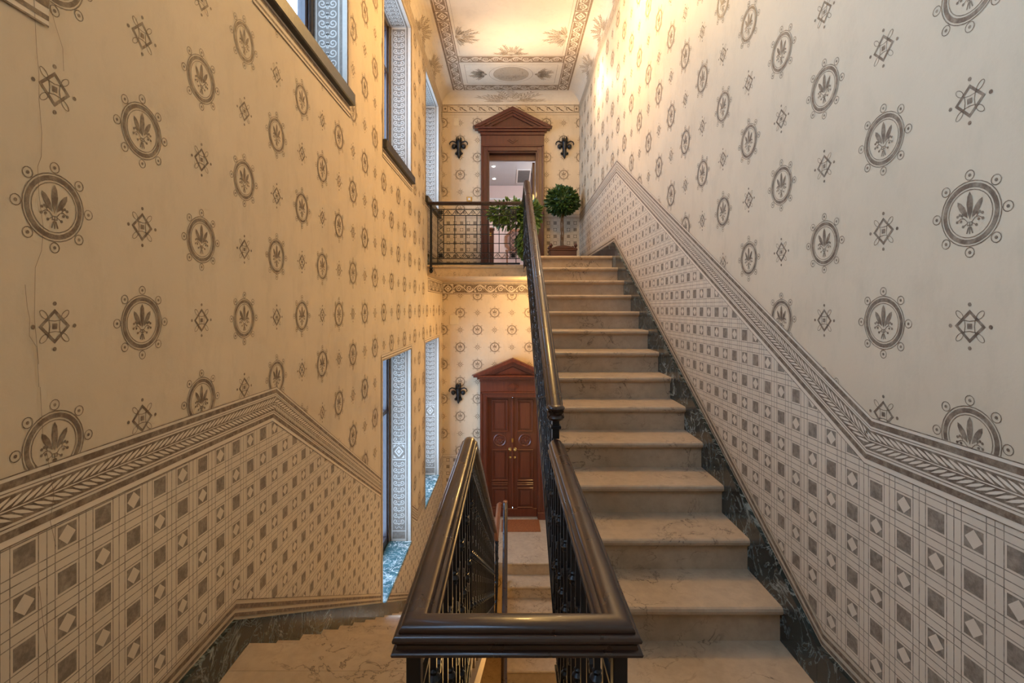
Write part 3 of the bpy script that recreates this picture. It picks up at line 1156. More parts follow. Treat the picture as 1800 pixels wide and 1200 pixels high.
def window(n, y0, y1, z0, z1, upper, label):
    e = empty('window_%d' % n, label=label, kind='structure')
    xb = XL - REV
    H, W = z1 - z0, REV
    # far and near jambs and soffit, as plaster linings with painted scrolls
    for nm, mp, base in (
            ('reveal', lambda ee: (lambda u, v: (XL - u, y1 - 0.012 - ee, z0 + v)), MB().box(xb, XL - 0.0005, y1 - 0.012, y1, z0, z1)),
            ('reveal', lambda ee: (lambda u, v: (XL - u, y0 + 0.012 + ee, z0 + v)), MB().box(xb, XL - 0.0005, y0, y0 + 0.012, z0, z1))):
        r = obj(nm, base, 'reveal', e)
        g, l, w = Paint(), Paint(), Paint()
        reveal_pattern(g, l, w, W, H, None if upper else H * 0.465)
        link('painted_ground', g.mesh('painted_ground', 'greyp', mp(E1)), r)
        link('painted_scroll', l.mesh('painted_scroll', 'whitep', mp(E2)), r)
        link('painted_edge', w.mesh('painted_edge', 'whitep', mp(E1)), r)
    r = obj('soffit', MB().box(xb, XL - 0.0005, y0 + 0.012, y1 - 0.012, z1 - 0.012, z1), 'reveal', e)
    g, l, w = Paint(), Paint(), Paint()
    reveal_pattern(g, l, w, W, y1 - y0 - 0.03)
    mp = lambda ee: (lambda u, v: (XL - u, y0 + 0.015 + v, z1 - 0.012 - ee))
    link('painted_ground', g.mesh('painted_ground', 'greyp', mp(E1)), r)
    link('painted_scroll', l.mesh('painted_scroll', 'whitep', mp(E2)), r)
    # timber frame in the opening
    xa, xc = xb - 0.065, xb
    fw = 0.10
    ym = (y0 + y1) / 2
    for a, b in ((y0, y0 + fw), (y1 - fw, y1)):
        st = obj('stile', MB().box(xa, xc, a, b, z0, z1, 0.006), 'winwood', e)
        obj('bead', MB().box(xc, xc + 0.014, a + 0.03, b - 0.03, z0 + 0.01, z1 - 0.02, 0.004), 'winwood', st)
    for a, b in ((z0, z0 + 0.09), (z1 - 0.09, z1)):
        obj('rail', MB().box(xa, xc, y0 + fw, y1 - fw, a, b, 0.006), 'winwood', e)
    obj('meeting_stile', MB().box(xa, xc + 0.01, ym - 0.055, ym + 0.055, z0 + 0.09, z1 - 0.09, 0.006), 'winwood', e)
    zt = z0 + (z1 - z0) * 0.68
    obj('transom', MB().box(xa + 0.01, xc, y0 + fw, y1 - fw, zt - 0.025, zt + 0.025, 0.004), 'winwood', e)
    for a, b in ((y0 + fw, ym - 0.055), (ym + 0.055, y1 - fw)):
        for c, d in ((z0 + 0.09, zt - 0.025), (zt + 0.025, z1 - 0.09)):
            obj('pane', MB().box(xa + 0.028, xa + 0.034, a, b, c, d), 'glass', e)
    if upper:
        obj('sill', MB().box(xb, XL + 0.045, y0 - 0.045, y1 + 0.045, z0 - 0.09, z0, 0.006), 'sillblack', e)
    else:
        obj('sill', MB().box(xb, XL + 0.012, y0 - 0.008, y1 + 0.008, z0 - 0.03, z0, 0.006), 'sillgreen', e)
    # painted surround on the wall face
    s = Paint()
    zl = z0 - (0.09 if upper else 0.0)
    top = z1
    gnd = Paint()
    for k, w_ in ((0.0, 0.006), (0.022, 0.010), (0.048, 0.004)):
        s.rect(y0 - k - w_, zl, y0 - k, top + k + w_).rect(y1 + k, zl, y1 + k + w_, top + k + w_)
        s.rect(y0 - k, top + k, y1 + k, top + k + w_)
    gnd.rect(y0 - 0.054, zl, y0, top + 0.054).rect(y1, zl, y1 + 0.054, top + 0.054).rect(y0, top, y1, top + 0.054)
    if upper:
        gnd.rect(y0 - 0.05, zl - 0.085, y1 + 0.05, zl)
        for a, b in ((0.012, 0.036), (0.055, 0.068), (0.080, 0.085)):
            s.rect(y0 - 0.05, zl - b, y1 + 0.05, zl - a)
    link('surround_ground', gnd.mesh('surround_ground', 'light', mapL(E3 + 2.5 * E1)), e)
    link('surround_lines', s.mesh('surround_lines', 'ink', mapL(E3 + 3.5 * E1)), e)
    # daylight portal
    pd = bpy.data.lights.new('window_portal', 'AREA')
    pd.shape = 'RECTANGLE'
    pd.size, pd.size_y = z1 - z0, y1 - y0
    pd.cycles.is_portal = True
    po = link('window_portal', pd, None, (xa - 0.02, ym, (z0 + z1) / 2), (0, -PI / 2, 0))
    return e


wl = ['upper window above the half landing nearest the viewer', 'upper left window with long black sill nearest the viewer in view',
      'middle upper window with black sill and scroll painted reveal', 'farthest upper window beside the balcony railing']
for i, (a, b) in enumerate(UPW):
    window(i + 1, a, b, UZS[i][0], UZS[i][1], True, wl[i])
wl = ['tall lower window with veined marble sill nearer the viewer', 'tall lower window with veined marble sill beside the end wall']
for i, (a, b) in enumerate(LOWW):
    window(i + 5, a, b, LZ[0], LZ[1], False, wl[i])


# ------------------------------------------------------------------ pedimented doorways
def surround(e, c, half, z0, ztop, zfr, zcor, zped, zapex, pw, mat, deco=True):
    """wooden door case on the end wall: half = half opening, pw = half width of the pediment"""
    y = YB
    cw = 0.125
    for s in (-1, 1):
        x0, x1 = c + s * half, c + s * (half + cw)
        lo, hi = min(x0, x1), max(x0, x1)
        j = obj('jamb', MB().box(lo, hi, y - 0.045, y, z0, ztop + cw * 0.8, 0.004), mat, e)
        a, b = (lo + 0.018, lo + 0.05) if s > 0 else (hi - 0.05, hi - 0.018)
        obj('moulding', MB().box(a, b, y - 0.058, y - 0.045, z0 + 0.12, ztop + 0.02, 0.005), mat, j)
        a, b = (hi - 0.038, hi) if s > 0 else (lo, lo + 0.038)
        obj('moulding', MB().box(a, b, y - 0.070, y - 0.045, z0 + 0.12, ztop + cw * 0.8, 0.008), mat, j)
        obj('plinth', MB().box(lo - 0.006, hi + 0.006, y - 0.082, y, z0, z0 + 0.13, 0.005), mat, j)
    w = half + cw
    h = obj('lintel', MB().box(c - half, c + half, y - 0.045, y, ztop, ztop + cw * 0.8, 0.003), mat, e)
    obj('moulding', MB().box(c - w, c + w, y - 0.07, y - 0.045, ztop + cw * 0.8 - 0.03, ztop + cw * 0.8, 0.006), mat, h)
    f = obj('frieze', MB().box(c - w, c + w, y - 0.05, y, zfr, zcor, 0.003), mat, e)
    hh = (zcor - zfr) * 0.36
    dm = [(c - hh * 1.5, (zfr + zcor) / 2), (c, (zfr + zcor) / 2 + hh), (c + hh * 1.5, (zfr + zcor) / 2), (c, (zfr + zcor) / 2 - hh)]
    obj('lozenge', MB().prism(dm, y - 0.07, y - 0.05, 1), mat, f)
    dm2 = [(c + (p[0] - c) * 0.6, (zfr + zcor) / 2 + (p[1] - (zfr + zcor) / 2) * 0.6) for p in dm]
    obj('lozenge_core', MB().prism(dm2, y - 0.085, y - 0.07, 1), mat, f)
    co = obj('cornice', MB().box(c - w - 0.01, c + w + 0.01, y - 0.075, y, zcor, zcor + (zped - zcor) * 0.4, 0.004)
             .box(c - w - 0.05, c + w + 0.05, y - 0.12, y, zcor + (zped - zcor) * 0.4, zcor + (zped - zcor) * 0.72, 0.006)
             .box(c - pw + 0.03, c + pw - 0.03, y - 0.155, y, zcor + (zped - zcor) * 0.72, zped, 0.006), mat, e)
    if deco:
        n = 34
        for k in range(n):
            x = c - w + 0.01 + (2 * w - 0.02) * (k + 0.5) / n
            obj('dentil', MB().box(x - 0.011, x + 0.011, y - 0.092, y - 0.075, zcor + (zped - zcor) * 0.08, zcor + (zped - zcor) * 0.38), mat, co)
    t = obj('tympanum', MB().prism([(c - pw + 0.05, zped), (c + pw - 0.05, zped), (c, zapex - 0.05)], y - 0.055, y, 1), mat, e)
    rise = zapex - zped
    for dep, t0, t1 in ((0.165, 0.0, 0.055), (0.135, 0.055, 0.085), (0.10, 0.085, 0.125)):
        for s in (-1, 1):
            sl = rise / pw
            t0v, t1v = t0 * 1.12, t1 * 1.12
            poly = [(c + s * (rise - t0v) / sl, zped), (c, zapex - t0v), (c, zapex - t1v), (c + s * (rise - t1v) / sl, zped)]
            obj('raking_cornice', MB().prism(poly, y - dep, y, 1), mat, e)
    k = 0.42
    obj('tympanum_panel', MB().prism([(c - pw * k, zped + 0.02), (c + pw * k, zped + 0.02), (c, zped + 0.02 + rise * k)], y - 0.068, y - 0.055, 1), mat, t)


d1 = empty('door_1', label='dark wooden pedimented doorway standing open on the upper landing', kind='structure')
surround(d1, DC, DH, UP, 2.80, 2.90, 3.075, 3.20, 3.55, 0.705, 'wood', deco=False)
lin = MB().box(UDOOR[0], UDOOR[0] + 0.02, YB, YB + 0.26, UP, 2.80).box(UDOOR[2] - 0.02, UDOOR[2], YB, YB + 0.26, UP, 2.80)
lin.box(UDOOR[0] + 0.02, UDOOR[2] - 0.02, YB, YB + 0.26, 2.78, 2.80).box(UDOOR[0] + 0.02, UDOOR[2] - 0.02, YB + 0.14, YB + 0.20, 2.68, 2.78)
obj('lining', lin, 'wood', d1)
lf = obj('door_leaf', MB().box(UDOOR[2] - 0.07, UDOOR[2] - 0.025, YB + 0.27, YB + 1.05, UP + 0.01, 2.68, 0.004), 'wood', d1)
for a, b in ((0.15, 0.85), (1.0, 1.9)):
    obj('panel', MB().box(UDOOR[2] - 0.082, UDOOR[2] - 0.07, YB + 0.38, YB + 0.94, UP + a, UP + b, 0.006), 'wood', lf)
obj('knob', MB().lathe([(0.006, 0), (0.01, 0.02), (0.024, 0.035), (0.024, 0.05), (0.01, 0.06)], (0, 0, 0), 10, 1), 'brass', lf, True,
    (UDOOR[2] - 0.07, YB + 0.98, UP + 1.0), (0, 0, -PI / 2))

d2 = empty('door_2', label='closed reddish mahogany double door under a pediment on the lower landing', kind='structure')
surround(d2, DC, 0.455, LOW, -1.61, -1.51, -1.325, -1.21, -0.90, 0.725, 'woodlow')
yd = YB + 0.05
for s in (-1, 1):
    x0, x1 = (DC - 0.455, DC - 0.002) if s < 0 else (DC + 0.002, DC + 0.455)
    lf = obj('door_leaf', MB().box(x0, x1, yd, yd + 0.05, LOW + 0.005, -1.61, 0.003), 'woodlow', d2)
    xc = (x0 + x1) / 2
    pw_ = 0.145
    def panel(za, zb, inner=0.03):
        p = MB()
        t = 0.022
        p.box(xc - pw_, xc + pw_, yd - 0.028, yd, za, za + t, 0.005).box(xc - pw_, xc + pw_, yd - 0.028, yd, zb - t, zb, 0.005)
        p.box(xc - pw_, xc - pw_ + t, yd - 0.028, yd, za + t, zb - t, 0.005).box(xc + pw_ - t, xc + pw_, yd - 0.028, yd, za + t, zb - t, 0.005)
        obj('panel_moulding', p, 'woodlow', lf)
        obj('panel', MB().box(xc - pw_ + t + inner, xc + pw_ - t - inner, yd - 0.012, yd, za + t + inner, zb - t - inner, 0.009), 'woodlow', lf)
    panel(-2.245, -1.66)
    panel(-3.13, -2.56)
    panel(-3.21, -3.155, 0.004)
    panel(-3.62, -3.25)
    obj('rosette', MB().lathe([(0.118, 0), (0.118, 0.012), (0.105, 0.02), (0.092, 0.012), (0.085, 0.006), (0.06, 0.006), (0.052, 0.018), (0.036, 0.014), (0.03, 0.026), (0.012, 0.03)], (xc, yd, -2.40), 24, 1), 'woodlow', lf, True)
    for k in range(8):
        a = k * PI / 4
        obj('petal', MB().lathe([(0.004, 0.0), (0.013, 0.008), (0.012, 0.016), (0.003, 0.02)], (xc + 0.062 * math.cos(a), yd - 0.002, -2.40 + 0.062 * math.sin(a)), 8, 1), 'woodlow', lf, True)
    obj('knob', MB().lathe([(0.03, 0), (0.03, 0.004), (0.01, 0.008), (0.01, 0.03), (0.026, 0.04), (0.026, 0.055), (0.01, 0.062)], (DC + s * 0.045, yd, -2.56), 12, 1), 'brass', lf, True)
    obj('escutcheon', MB().lathe([(0.022, 0), (0.022, 0.006), (0.006, 0.01)], (DC + s * 0.040, yd, -2.71), 10, 1), 'brass', lf, True)
obj('meeting_bead', MB().box(DC - 0.022, DC + 0.022, yd - 0.028, yd, LOW + 0.19, -1.63, 0.008), 'woodlow', d2)
obj('kick_rail', MB().box(DC - 0.44, DC + 0.44, yd - 0.02, yd, LOW + 0.01, LOW + 0.16, 0.006), 'woodlow', d2)
obj('lock_plate', MB().box(DC - 0.015, DC + 0.015, yd - 0.034, yd - 0.028, -2.43, -2.36), 'brass', d2)
obj('lining', MB().box(LDOOR[0] - 0.001, LDOOR[0] + 0.012, YB, yd, LOW, -1.61).box(LDOOR[2] - 0.012, LDOOR[2] + 0.001, YB, yd, LOW, -1.61), 'woodlow', d2)

# ------------------------------------------------------------------ handrails and ironwork
_half = [(0.0, 0.0), (0.012, -0.0015), (0.022, -0.006), (0.029, -0.013), (0.031, -0.019), (0.0303, -0.0222), (0.036, -0.0228), (0.041, -0.0265), (0.0435, -0.032),
         (0.042, -0.038), (0.036, -0.042), (0.0335, -0.048), (0.036, -0.053), (0.0362, -0.0565), (0.042, -0.058), (0.0455, -0.063), (0.044, -0.069), (0.038, -0.072)]
_half = [(a * 0.84, b * 0.80) for a, b in _half]
RAIL = _half + [(-a, b) for a, b in reversed(_half[1:])]
_sm = [(a * 0.86, b * 0.9) for a, b in _half]
RAIL_S = _sm + [(-a, b) for a, b in reversed(_sm[1:])]

# one vertical bar of the stair balustrades (0.66 m between the friezes), with collars and pairs of C-scrolls
BARH = 0.76
bar_me = MB().box(-0.0075, 0.0075, -0.0075, 0.0075, 0, BARH).mesh('baluster', 'iron')
knot_me = MB().lathe([(0.008, -0.024), (0.013, -0.018), (0.010, -0.010), (0.019, 0.0), (0.010, 0.010), (0.013, 0.018), (0.008, 0.024)], n=8).mesh('collar', 'iron', True)


def ribbon(lines, w, dep, mp):
    mb = MB()
    for ln in lines:
        p = Paint().stroke(ln, w).p
        for qd in p:
            mb.add([mp(u, v, -dep / 2) for u, v in qd] + [mp(u, v, dep / 2) for u, v in qd],
                   [(0, 1, 2, 3), (7, 6, 5, 4), (0, 4, 5, 1), (1, 5, 6, 2), (2, 6, 7, 3), (3, 7, 4, 0)])
    return mb


cs_lines = [spiral(0.026, 0.055, 0.020, PI, 1.25, -1, 14, 0.2), spiral(0.026, -0.055, 0.020, PI, 1.25, 1, 14, 0.2), [(0.006, 0.055), (0.004, 0), (0.006, -0.055)]]
cs_lines += [[(-a, b) for a, b in l] for l in cs_lines]
cscroll_me = ribbon(cs_lines, 0.006, 0.012, lambda u, v, d: (d, u, v)).mesh('c_scroll', 'iron')
PITCH = 0.112
sline = [[(PITCH * t / 10, 0.030 * math.sin(PI * (t / 10) * 2 - PI / 2)) for t in range(11)],
         spiral(PITCH * 0.5, -0.006, 0.026, PI / 2, 1.4, -1, 16, 0.18), spiral(PITCH * 0.0, 0.006, 0.022, -PI / 2, 1.1, -1, 12, 0.2)]
def scroll_mesh(slope):
    return ribbon(sline, 0.006, 0.010, lambda u, v, d: (d, u, v + slope * u)).mesh('scroll', 'iron')


def iron_run(e, x, pts, along='y', scr=None):
    """railing infill under a handrail line pts [(y, z apex)], heights below the apex constant"""
    (y0, z0), (y1, z1) = pts
    slope = (z1 - z0) / (y1 - y0) if y1 != y0 else 0
    L = abs(y1 - y0)
    n = max(1, round(L / PITCH))
    d = (y1 - y0) / n
    sm = scroll_mesh(slope * 1.0)
    def P(y, dz, xx=0.0):
        return (x + xx, y, z0 + slope * (y - y0) + dz)
    for nm, dz, h in (('flat_bar', -0.058, 0.008), ('flat_bar', -0.155, 0.010), ('flat_bar', -0.915, 0.010), ('flat_bar', -1.0, 0.014)):
        obj(nm, MB().prism([(y0, z0 + dz), (y1, z1 + dz), (y1, z1 + dz - h), (y0, z0 + dz - h)], x - 0.011, x + 0.011, 0), 'iron', e)
    sy = 1 if d > 0 else -1
    for k in range(n):
        ya = y0 + d * k
        for dz in (-0.114, -0.960):
            link('scroll', sm, e, P(min(ya, ya + d), dz))
    for k in range(n + 1):
        yy = y0 + d * k
        b = link('baluster', bar_me, e, P(yy, -0.925))
        link('collar', knot_me, b, (0, 0, BARH * 0.5))
        if k % 2 == 0:
            link('collar', knot_me, b, (0, 0, BARH * 0.82))
            link('collar', knot_me, b, (0, 0, BARH * 0.18))
        else:
            link('c_scroll', cscroll_me, b, (0, 0, BARH * 0.30))
            link('c_scroll', cscroll_me, b, (0, 0, BARH * 0.70))


def newel(e, x, y, z0, z1, cap=True, w=0.014):
    p = obj('newel_post', MB().box(x - w, x + w, y - w, y + w, z0, z1, 0.002), 'iron', e)
    return p


SLU, SLD = RR / GO, RL / GO
RT = -0.605                                   # rail apex on the half landing
guard = empty('balustrade', label='dark varnished handrail guarding the well on the half landing nearest the viewer', cat='railing')
obj('handrail', MB().sweep([(LX, 2.295, RT), (LX, 0.98, RT), (RX, 0.98, RT), (RX, 2.295, RT)], RAIL), 'rail', guard, True)
iron_run(guard, LX, [(1.0, RT), (2.25, RT)])
iron_run(guard, RX, [(1.0, RT), (2.25, RT)])
for xx in (LX, RX):
    newel(guard, xx, 0.98, FLOOR - 0.13, RT - 0.05)
# front run across the well (bars seen under the front rail)
for nm, dz, h in (('flat_bar', -0.058, 0.008), ('flat_bar', -0.155, 0.010), ('flat_bar', -0.915, 0.010), ('flat_bar', -1.0, 0.014)):
    obj(nm, MB().box(LX, RX, 0.969, 0.991, RT + dz - h, RT + dz), 'iron', guard)

upr = empty('balustrade', label='tall handrail with black scroll ironwork climbing beside the upper stairs', cat='railing')
ya, yb = 2.33, 6.15
za = -0.437
zb = za + 0.524 * (yb - ya)
obj('handrail', MB().sweep([(RX, ya - 0.03, za - 0.016), (RX, yb, zb), (RX, yb + 0.12, zb + 0.01), (RX, yb + 0.3, zb - 0.03), (RX, LAND_Y - 0.02, 1.528)], RAIL), 'rail', upr, True)
iron_run(upr, RX, [(ya + 0.02, za + 0.01), (yb, zb)])
iron_run(upr, RX, [(yb + 0.2, 1.53), (LAND_Y - 0.04, 1.53)])
nw = newel(upr, RX, ya - 0.01, RT - 0.001, za - 0.06, w=0.016)
obj('newel_cap', MB().lathe([(0.020, -0.075), (0.034, -0.070), (0.040, -0.060), (0.034, -0.050), (0.024, -0.044), (0.024, -0.034), (0.040, -0.026), (0.044, -0.016), (0.036, -0.006), (0.012, 0.0)], (RX, ya - 0.01, za - 0.012), 16), 'rail', nw, True)
obj('collar', MB().box(RX - 0.024, RX + 0.024, ya - 0.034, ya + 0.014, RT + 0.045, RT + 0.06, 0.003), 'iron', nw)

low = empty('balustrade', label='handrail with black ironwork dropping beside the left stairs to the lower landing', cat='railing')
yl = 6.05
zl = RT - SLD * (yl - 2.34)
zlev = LOW + 0.945
obj('handrail', MB().sweep([(LX, 2.296, RT), (LX, 2.342, RT), (LX, yl, zl)], RAIL), 'rail', low, True)
obj('landing_rail', MB().sweep([(LX + 0.005, yl, zl), (LX + 0.02, yl + 0.15, zlev), (LX + 0.035, LAND_Y - 0.08, zlev), (TX - 0.072, LAND_Y - 0.045, zlev)], RAIL_S), 'railwarm', low, True)
iron_run(low, LX, [(2.40, RT - SLD * 0.06), (yl, zl)])
iron_run(low, LX + 0.02, [(yl + 0.12, zlev), (LAND_Y - 0.12, zlev)])

third = empty('balustrade', label='chestnut topped rail of the lowest stairs rising to the lower landing', cat='railing')
yt = 3.7
zt_ = zlev - (LAND_Y - yt) * RL / 0.31
obj('handrail', MB().sweep([(TX, LAND_Y - 0.03, zlev), (TX, yt, zt_)], RAIL_S), 'rail', third, True)
obj('scroll_end', MB().lathe([(0.012, -0.05), (0.030, -0.042), (0.034, -0.025), (0.030, -0.008), (0.012, 0.004)], (TX, LAND_Y - 0.02, zlev + 0.012), 12), 'railwarm', third, True)
iron_run(third, TX, [(LAND_Y - 0.06, zlev - 0.02), (yt, zt_)])

# balcony railing across the upper landing
bal = empty('balcony_railing', label='low black lattice railing with scroll border across the upper landing', cat='railing')
bx0, bx1, by = XL + 0.055, RX - 0.055, LAND_Y - 0.02
zb0, zb1 = UP, 1.55
obj('handrail', MB().sweep([(XL + 0.001, by, zb1), (RX - 0.045, by, zb1)], RAIL_S), 'rail', bal, True)
obj('end_post', MB().box(bx0 - 0.016, bx0 + 0.016, by - 0.016, by + 0.016, zb0 - 0.03, zb1 - 0.05, 0.003), 'iron', bal)
obj('post_finial', MB().lathe([(0.006, -0.09), (0.024, -0.07), (0.030, -0.05), (0.016, -0.035), (0.03, -0.02), (0.018, 0)], (bx0, by, zb0 - 0.03), 10), 'iron', bal, True)
zr = [zb1 - 0.115, zb1 - 0.205, 0.80, 0.715]            # scroll band rails
z_low = zb0 + 0.02
ix0, ix1 = bx0 + 0.10, bx1 - 0.06
for z in zr[:1] + zr[3:]:
    obj('flat_bar', MB().box(bx0, bx1, by - 0.008, by + 0.008, z - 0.006, z + 0.006), 'iron', bal)
for z in zr[1:3]:
    obj('flat_bar', MB().box(ix0 - 0.01, ix1 + 0.01, by - 0.007, by + 0.007, z - 0.005, z + 0.005), 'iron', bal)
obj('bottom_rail', MB().box(bx0, bx1, by - 0.012, by + 0.012, z_low - 0.012, z_low + 0.014), 'iron', bal)
inx0, inx1 = ix0 + 0.085, ix1 - 0.085
for x, a, b in ((ix0, z_low, zr[0]), (ix1, z_low, zr[0]), (inx0, zr[3], zr[0]), (inx1, zr[3], zr[0])):
    obj('upright', MB().box(x - 0.006, x + 0.006, by - 0.007, by + 0.007, a, b), 'iron', bal)
nv = 6
for k in range(1, nv):
    x = inx0 + (inx1 - inx0) * k / nv
    obj('lattice_bar', MB().box(x - 0.0055, x + 0.0055, by - 0.006, by + 0.006, zr[2], zr[1]), 'iron', bal)
for k in range(1, 4):
    z = zr[2] + (zr[1] - zr[2]) * k / 4
    obj('lattice_bar', MB().box(inx0, inx1, by - 0.005, by + 0.005, z - 0.0055, z + 0.0055), 'iron', bal)
ns = 8
p_ = (inx1 - inx0) / ns
bl_ = [[(p_ * t / 10, 0.030 * math.sin(2 * PI * t / 10 - PI / 2)) for t in range(11)], spiral(p_ * 0.5, -0.004, 0.028, PI / 2, 1.3, -1, 16, 0.2)]
bs_h = ribbon(bl_, 0.007, 0.010, lambda u, v, d: (u, d, v)).mesh('scroll', 'iron')
for k in range(ns):
    for z in ((zr[0] + zr[1]) / 2, (zr[2] + zr[3]) / 2):
        link('scroll', bs_h, bal, (inx0 + p_ * k, by, z))
nvs = 5
pv = (zr[1] - zr[2]) / nvs
bl_ = [[(0.030 * math.sin(2 * PI * t / 10 - PI / 2), pv * t / 10) for t in range(11)], spiral(-0.004, pv * 0.5, 0.026, 0, 1.3, -1, 16, 0.2)]
bs_v = ribbon(bl_, 0.007, 0.010, lambda u, v, d: (u, d, v)).mesh('scroll', 'iron')
for k in range(nvs):
    for x in ((ix0 + inx0) / 2, (ix1 + inx1) / 2):
        link('scroll', bs_v, bal, (x, by, zr[2] + pv * k))
ros = MB()
for k in range(4):
    a = PI / 4 + k * PI / 2
    ros.lathe([(0.004, -0.004), (0.020, 0.0), (0.018, 0.010), (0.004, 0.014)], (0.021 * math.cos(a), 0.0, 0.021 * math.sin(a)), 8, 1)
ros.lathe([(0.012, 0.0), (0.014, 0.012), (0.006, 0.022)], (0, 0, 0), 8, 1)
ros_me = ros.mesh('rosette', 'iron', True)
for x in ((ix0 + inx0) / 2, (ix1 + inx1) / 2):
    for z in ((zr[0] + zr[1]) / 2, (zr[2] + zr[3]) / 2):
        link('rosette', ros_me, bal, (x, by - 0.004, z))


# ------------------------------------------------------------------ wall sconces of black iron
def sconce(loc, label, group):
    e = empty('wall_sconce', loc, label=label, cat='sconce', group=group)
    obj('backplate', MB().prism([(0, 0.14), (0.045, 0.06), (0.035, -0.06), (0.055, -0.12), (0, -0.22), (-0.055, -0.12), (-0.035, -0.06), (-0.045, 0.06)], -0.012, 0.0, 1), 'iron', e)
    obj('stem', MB().lathe([(0.012, -0.20), (0.03, -0.15), (0.018, -0.11), (0.034, -0.06), (0.048, 0.0), (0.040, 0.05), (0.055, 0.075), (0.040, 0.09)], (0, -0.045, 0), 12), 'iron', e, True)
    cr = MB()
    for k in range(7):
        a = 2 * PI * k / 7
        x, y = 0.042 * math.cos(a), -0.045 + 0.042 * math.sin(a)
        cr.lathe([(0.012, 0.085), (0.010, 0.12), (0.002, 0.165)], (x, y, 0), 6)
    obj('crown', cr, 'iron', e)
    for s in (-1, 1):
        pts = [(s * 0.02, -0.05, 0.02), (s * 0.06, -0.06, 0.065), (s * 0.11, -0.07, 0.078), (s * 0.145, -0.075, 0.062), (s * 0.16, -0.08, 0.03), (s * 0.152, -0.08, 0.005)]
        obj('arm', MB().tube(pts, [0.014, 0.013, 0.012, 0.011, 0.010, 0.006], 8), 'iron', e, True)
        obj('leaf_boss', MB().lathe([(0.010, -0.055), (0.034, -0.035), (0.042, -0.005), (0.034, 0.02), (0.012, 0.032)], (s * 0.088, -0.05, 0.0), 10), 'iron', e, True)
        obj('fleuron', MB().lathe([(0.006, -0.03), (0.022, -0.012), (0.018, 0.01), (0.005, 0.02)], (s * 0.05, -0.035, -0.125), 8), 'iron', e, True)
    return e


sc_u = lambda px, py: ((px - 895) * YB / 880, YB, (540 - py) * YB / 880)
sconce(sc_u(807, 258), 'black iron wall sconce left of the open upper door', 'iron wall sconces')
sconce(sc_u(992, 258), 'black iron wall sconce right of the open upper door', 'iron wall sconces')
sconce(sc_u(806, 688), 'black iron wall sconce left of the lower double door', 'iron wall sconces')


def cover(px, py, w, h, label):
    x, y, z = sc_u(px, py)
    e = empty('cover_plate', (x, YB, z), label=label, cat='plate', group='blank wall plates')
    obj('plate', MB().box(-w / 2, w / 2, -0.008, 0, -h / 2, h / 2, 0.003), 'plate', e)
    for sz in (-1, 1):
        obj('screw', MB().lathe([(0.005, 0.008), (0.005, 0.010), (0.002, 0.0105)], (0, 0, sz * h * 0.38), 8, 1), 'plate', e)


cover(802, 214, 0.10, 0.135, 'cream cover plate high on the end wall above the sconce')
cover(798, 562, 0.155, 0.17, 'cream cover plate on the end wall below the landing frieze')
x, y, z = sc_u(825, 350)
e = empty('light_switch', (x, YB, z), label='small brass light switch beside the open upper door', cat='switch')
obj('plate', MB().box(-0.05, 0.05, -0.008, 0, -0.042, 0.042, 0.004), 'brass', e)
obj('rocker', MB().box(-0.022, 0.022, -0.014, -0.008, -0.022, 0.022, 0.003), 'white', e)


# ------------------------------------------------------------------ plants
def leaf_cloud(pts, size, mat_name, name, parent, droop=0.0):
    mb = MB()
    for p, d in pts:
        d = Vector(d)
        d.z -= droop
        d.normalize()
        sd = d.cross(Vector((random.uniform(-1, 1), random.uniform(-1, 1), random.uniform(-1, 1))))
        if sd.length < 1e-3:
            continue
        sd.normalize()
        up = sd.cross(d)
        l = size * random.uniform(0.7, 1.2)
        w = l * 0.20
        p = Vector(p)
        mb.add([p, p + d * l * 0.4 + sd * w + up * l * 0.04, p + d * l * 0.75 + sd * w * 0.8, p + d * l - up * l * 0.08, p + d * l * 0.75 - sd * w * 0.8, p + d * l * 0.4 - sd * w + up * l * 0.04, p + d * l * 0.5 - up * l * 0.06],
               [(0, 1, 6), (1, 2, 6), (2, 3, 6), (3, 4, 6), (4, 5, 6), (5, 0, 6)])
    me = bpy.data.meshes.new(name)
    me.from_pydata([tuple(v) for v in mb.v], [], mb.f)
    me.materials.append(M[mat_name])
    o = link(name, me, parent)
    o['kind'] = 'stuff'
    return o


def sphere_dir():
    while True:
        v = Vector((random.uniform(-1, 1), random.uniform(-1, 1), random.uniform(-1, 1)))
        if 0.05 < v.length < 1:
            return v.normalized()


ty = 8.50
tree = empty('potted_laurel', (0.90, ty, UP), label='ball clipped laurel tree in a wooden planter beside the open door', cat='plant')
pl = obj('planter', MB().box(-0.22, 0.22, -0.2, 0.2, 0.02, 0.36, 0.01).box(-0.235, 0.235, -0.215, 0.215, 0.32, 0.36, 0.01), 'pot', tree)
obj('crest', MB().prism([(-0.20, 0.36), (0.20, 0.36), (0.10, 0.395), (0, 0.41), (-0.10, 0.395)], -0.215, -0.195, 1), 'pot', pl)
for sx in (-1, 1):
    for sy in (-1, 1):
        obj('finial', MB().lathe([(0.014, 0.34), (0.014, 0.38), (0.028, 0.395), (0.030, 0.415), (0.018, 0.435), (0.004, 0.445)], (sx * 0.205, sy * 0.185, 0), 10), 'pot', pl, True)
        obj('foot', MB().box(sx * 0.19 - 0.025, sx * 0.19 + 0.025, sy * 0.17 - 0.025, sy * 0.17 + 0.025, 0, 0.03), 'pot', pl)
obj('soil', MB().box(-0.2, 0.2, -0.18, 0.18, 0.33, 0.365), 'soil', tree)
for k in range(3):
    pts = [(0.022 * math.cos(k * 2.1 + t * 5), 0.022 * math.sin(k * 2.1 + t * 5), 0.34 + t * 0.72) for t in [i / 14 for i in range(15)]]
    obj('stem', MB().tube(pts, 0.011, 7), 'bark', tree, True)
cl = []
ctr = Vector((0, 0, 1.17))
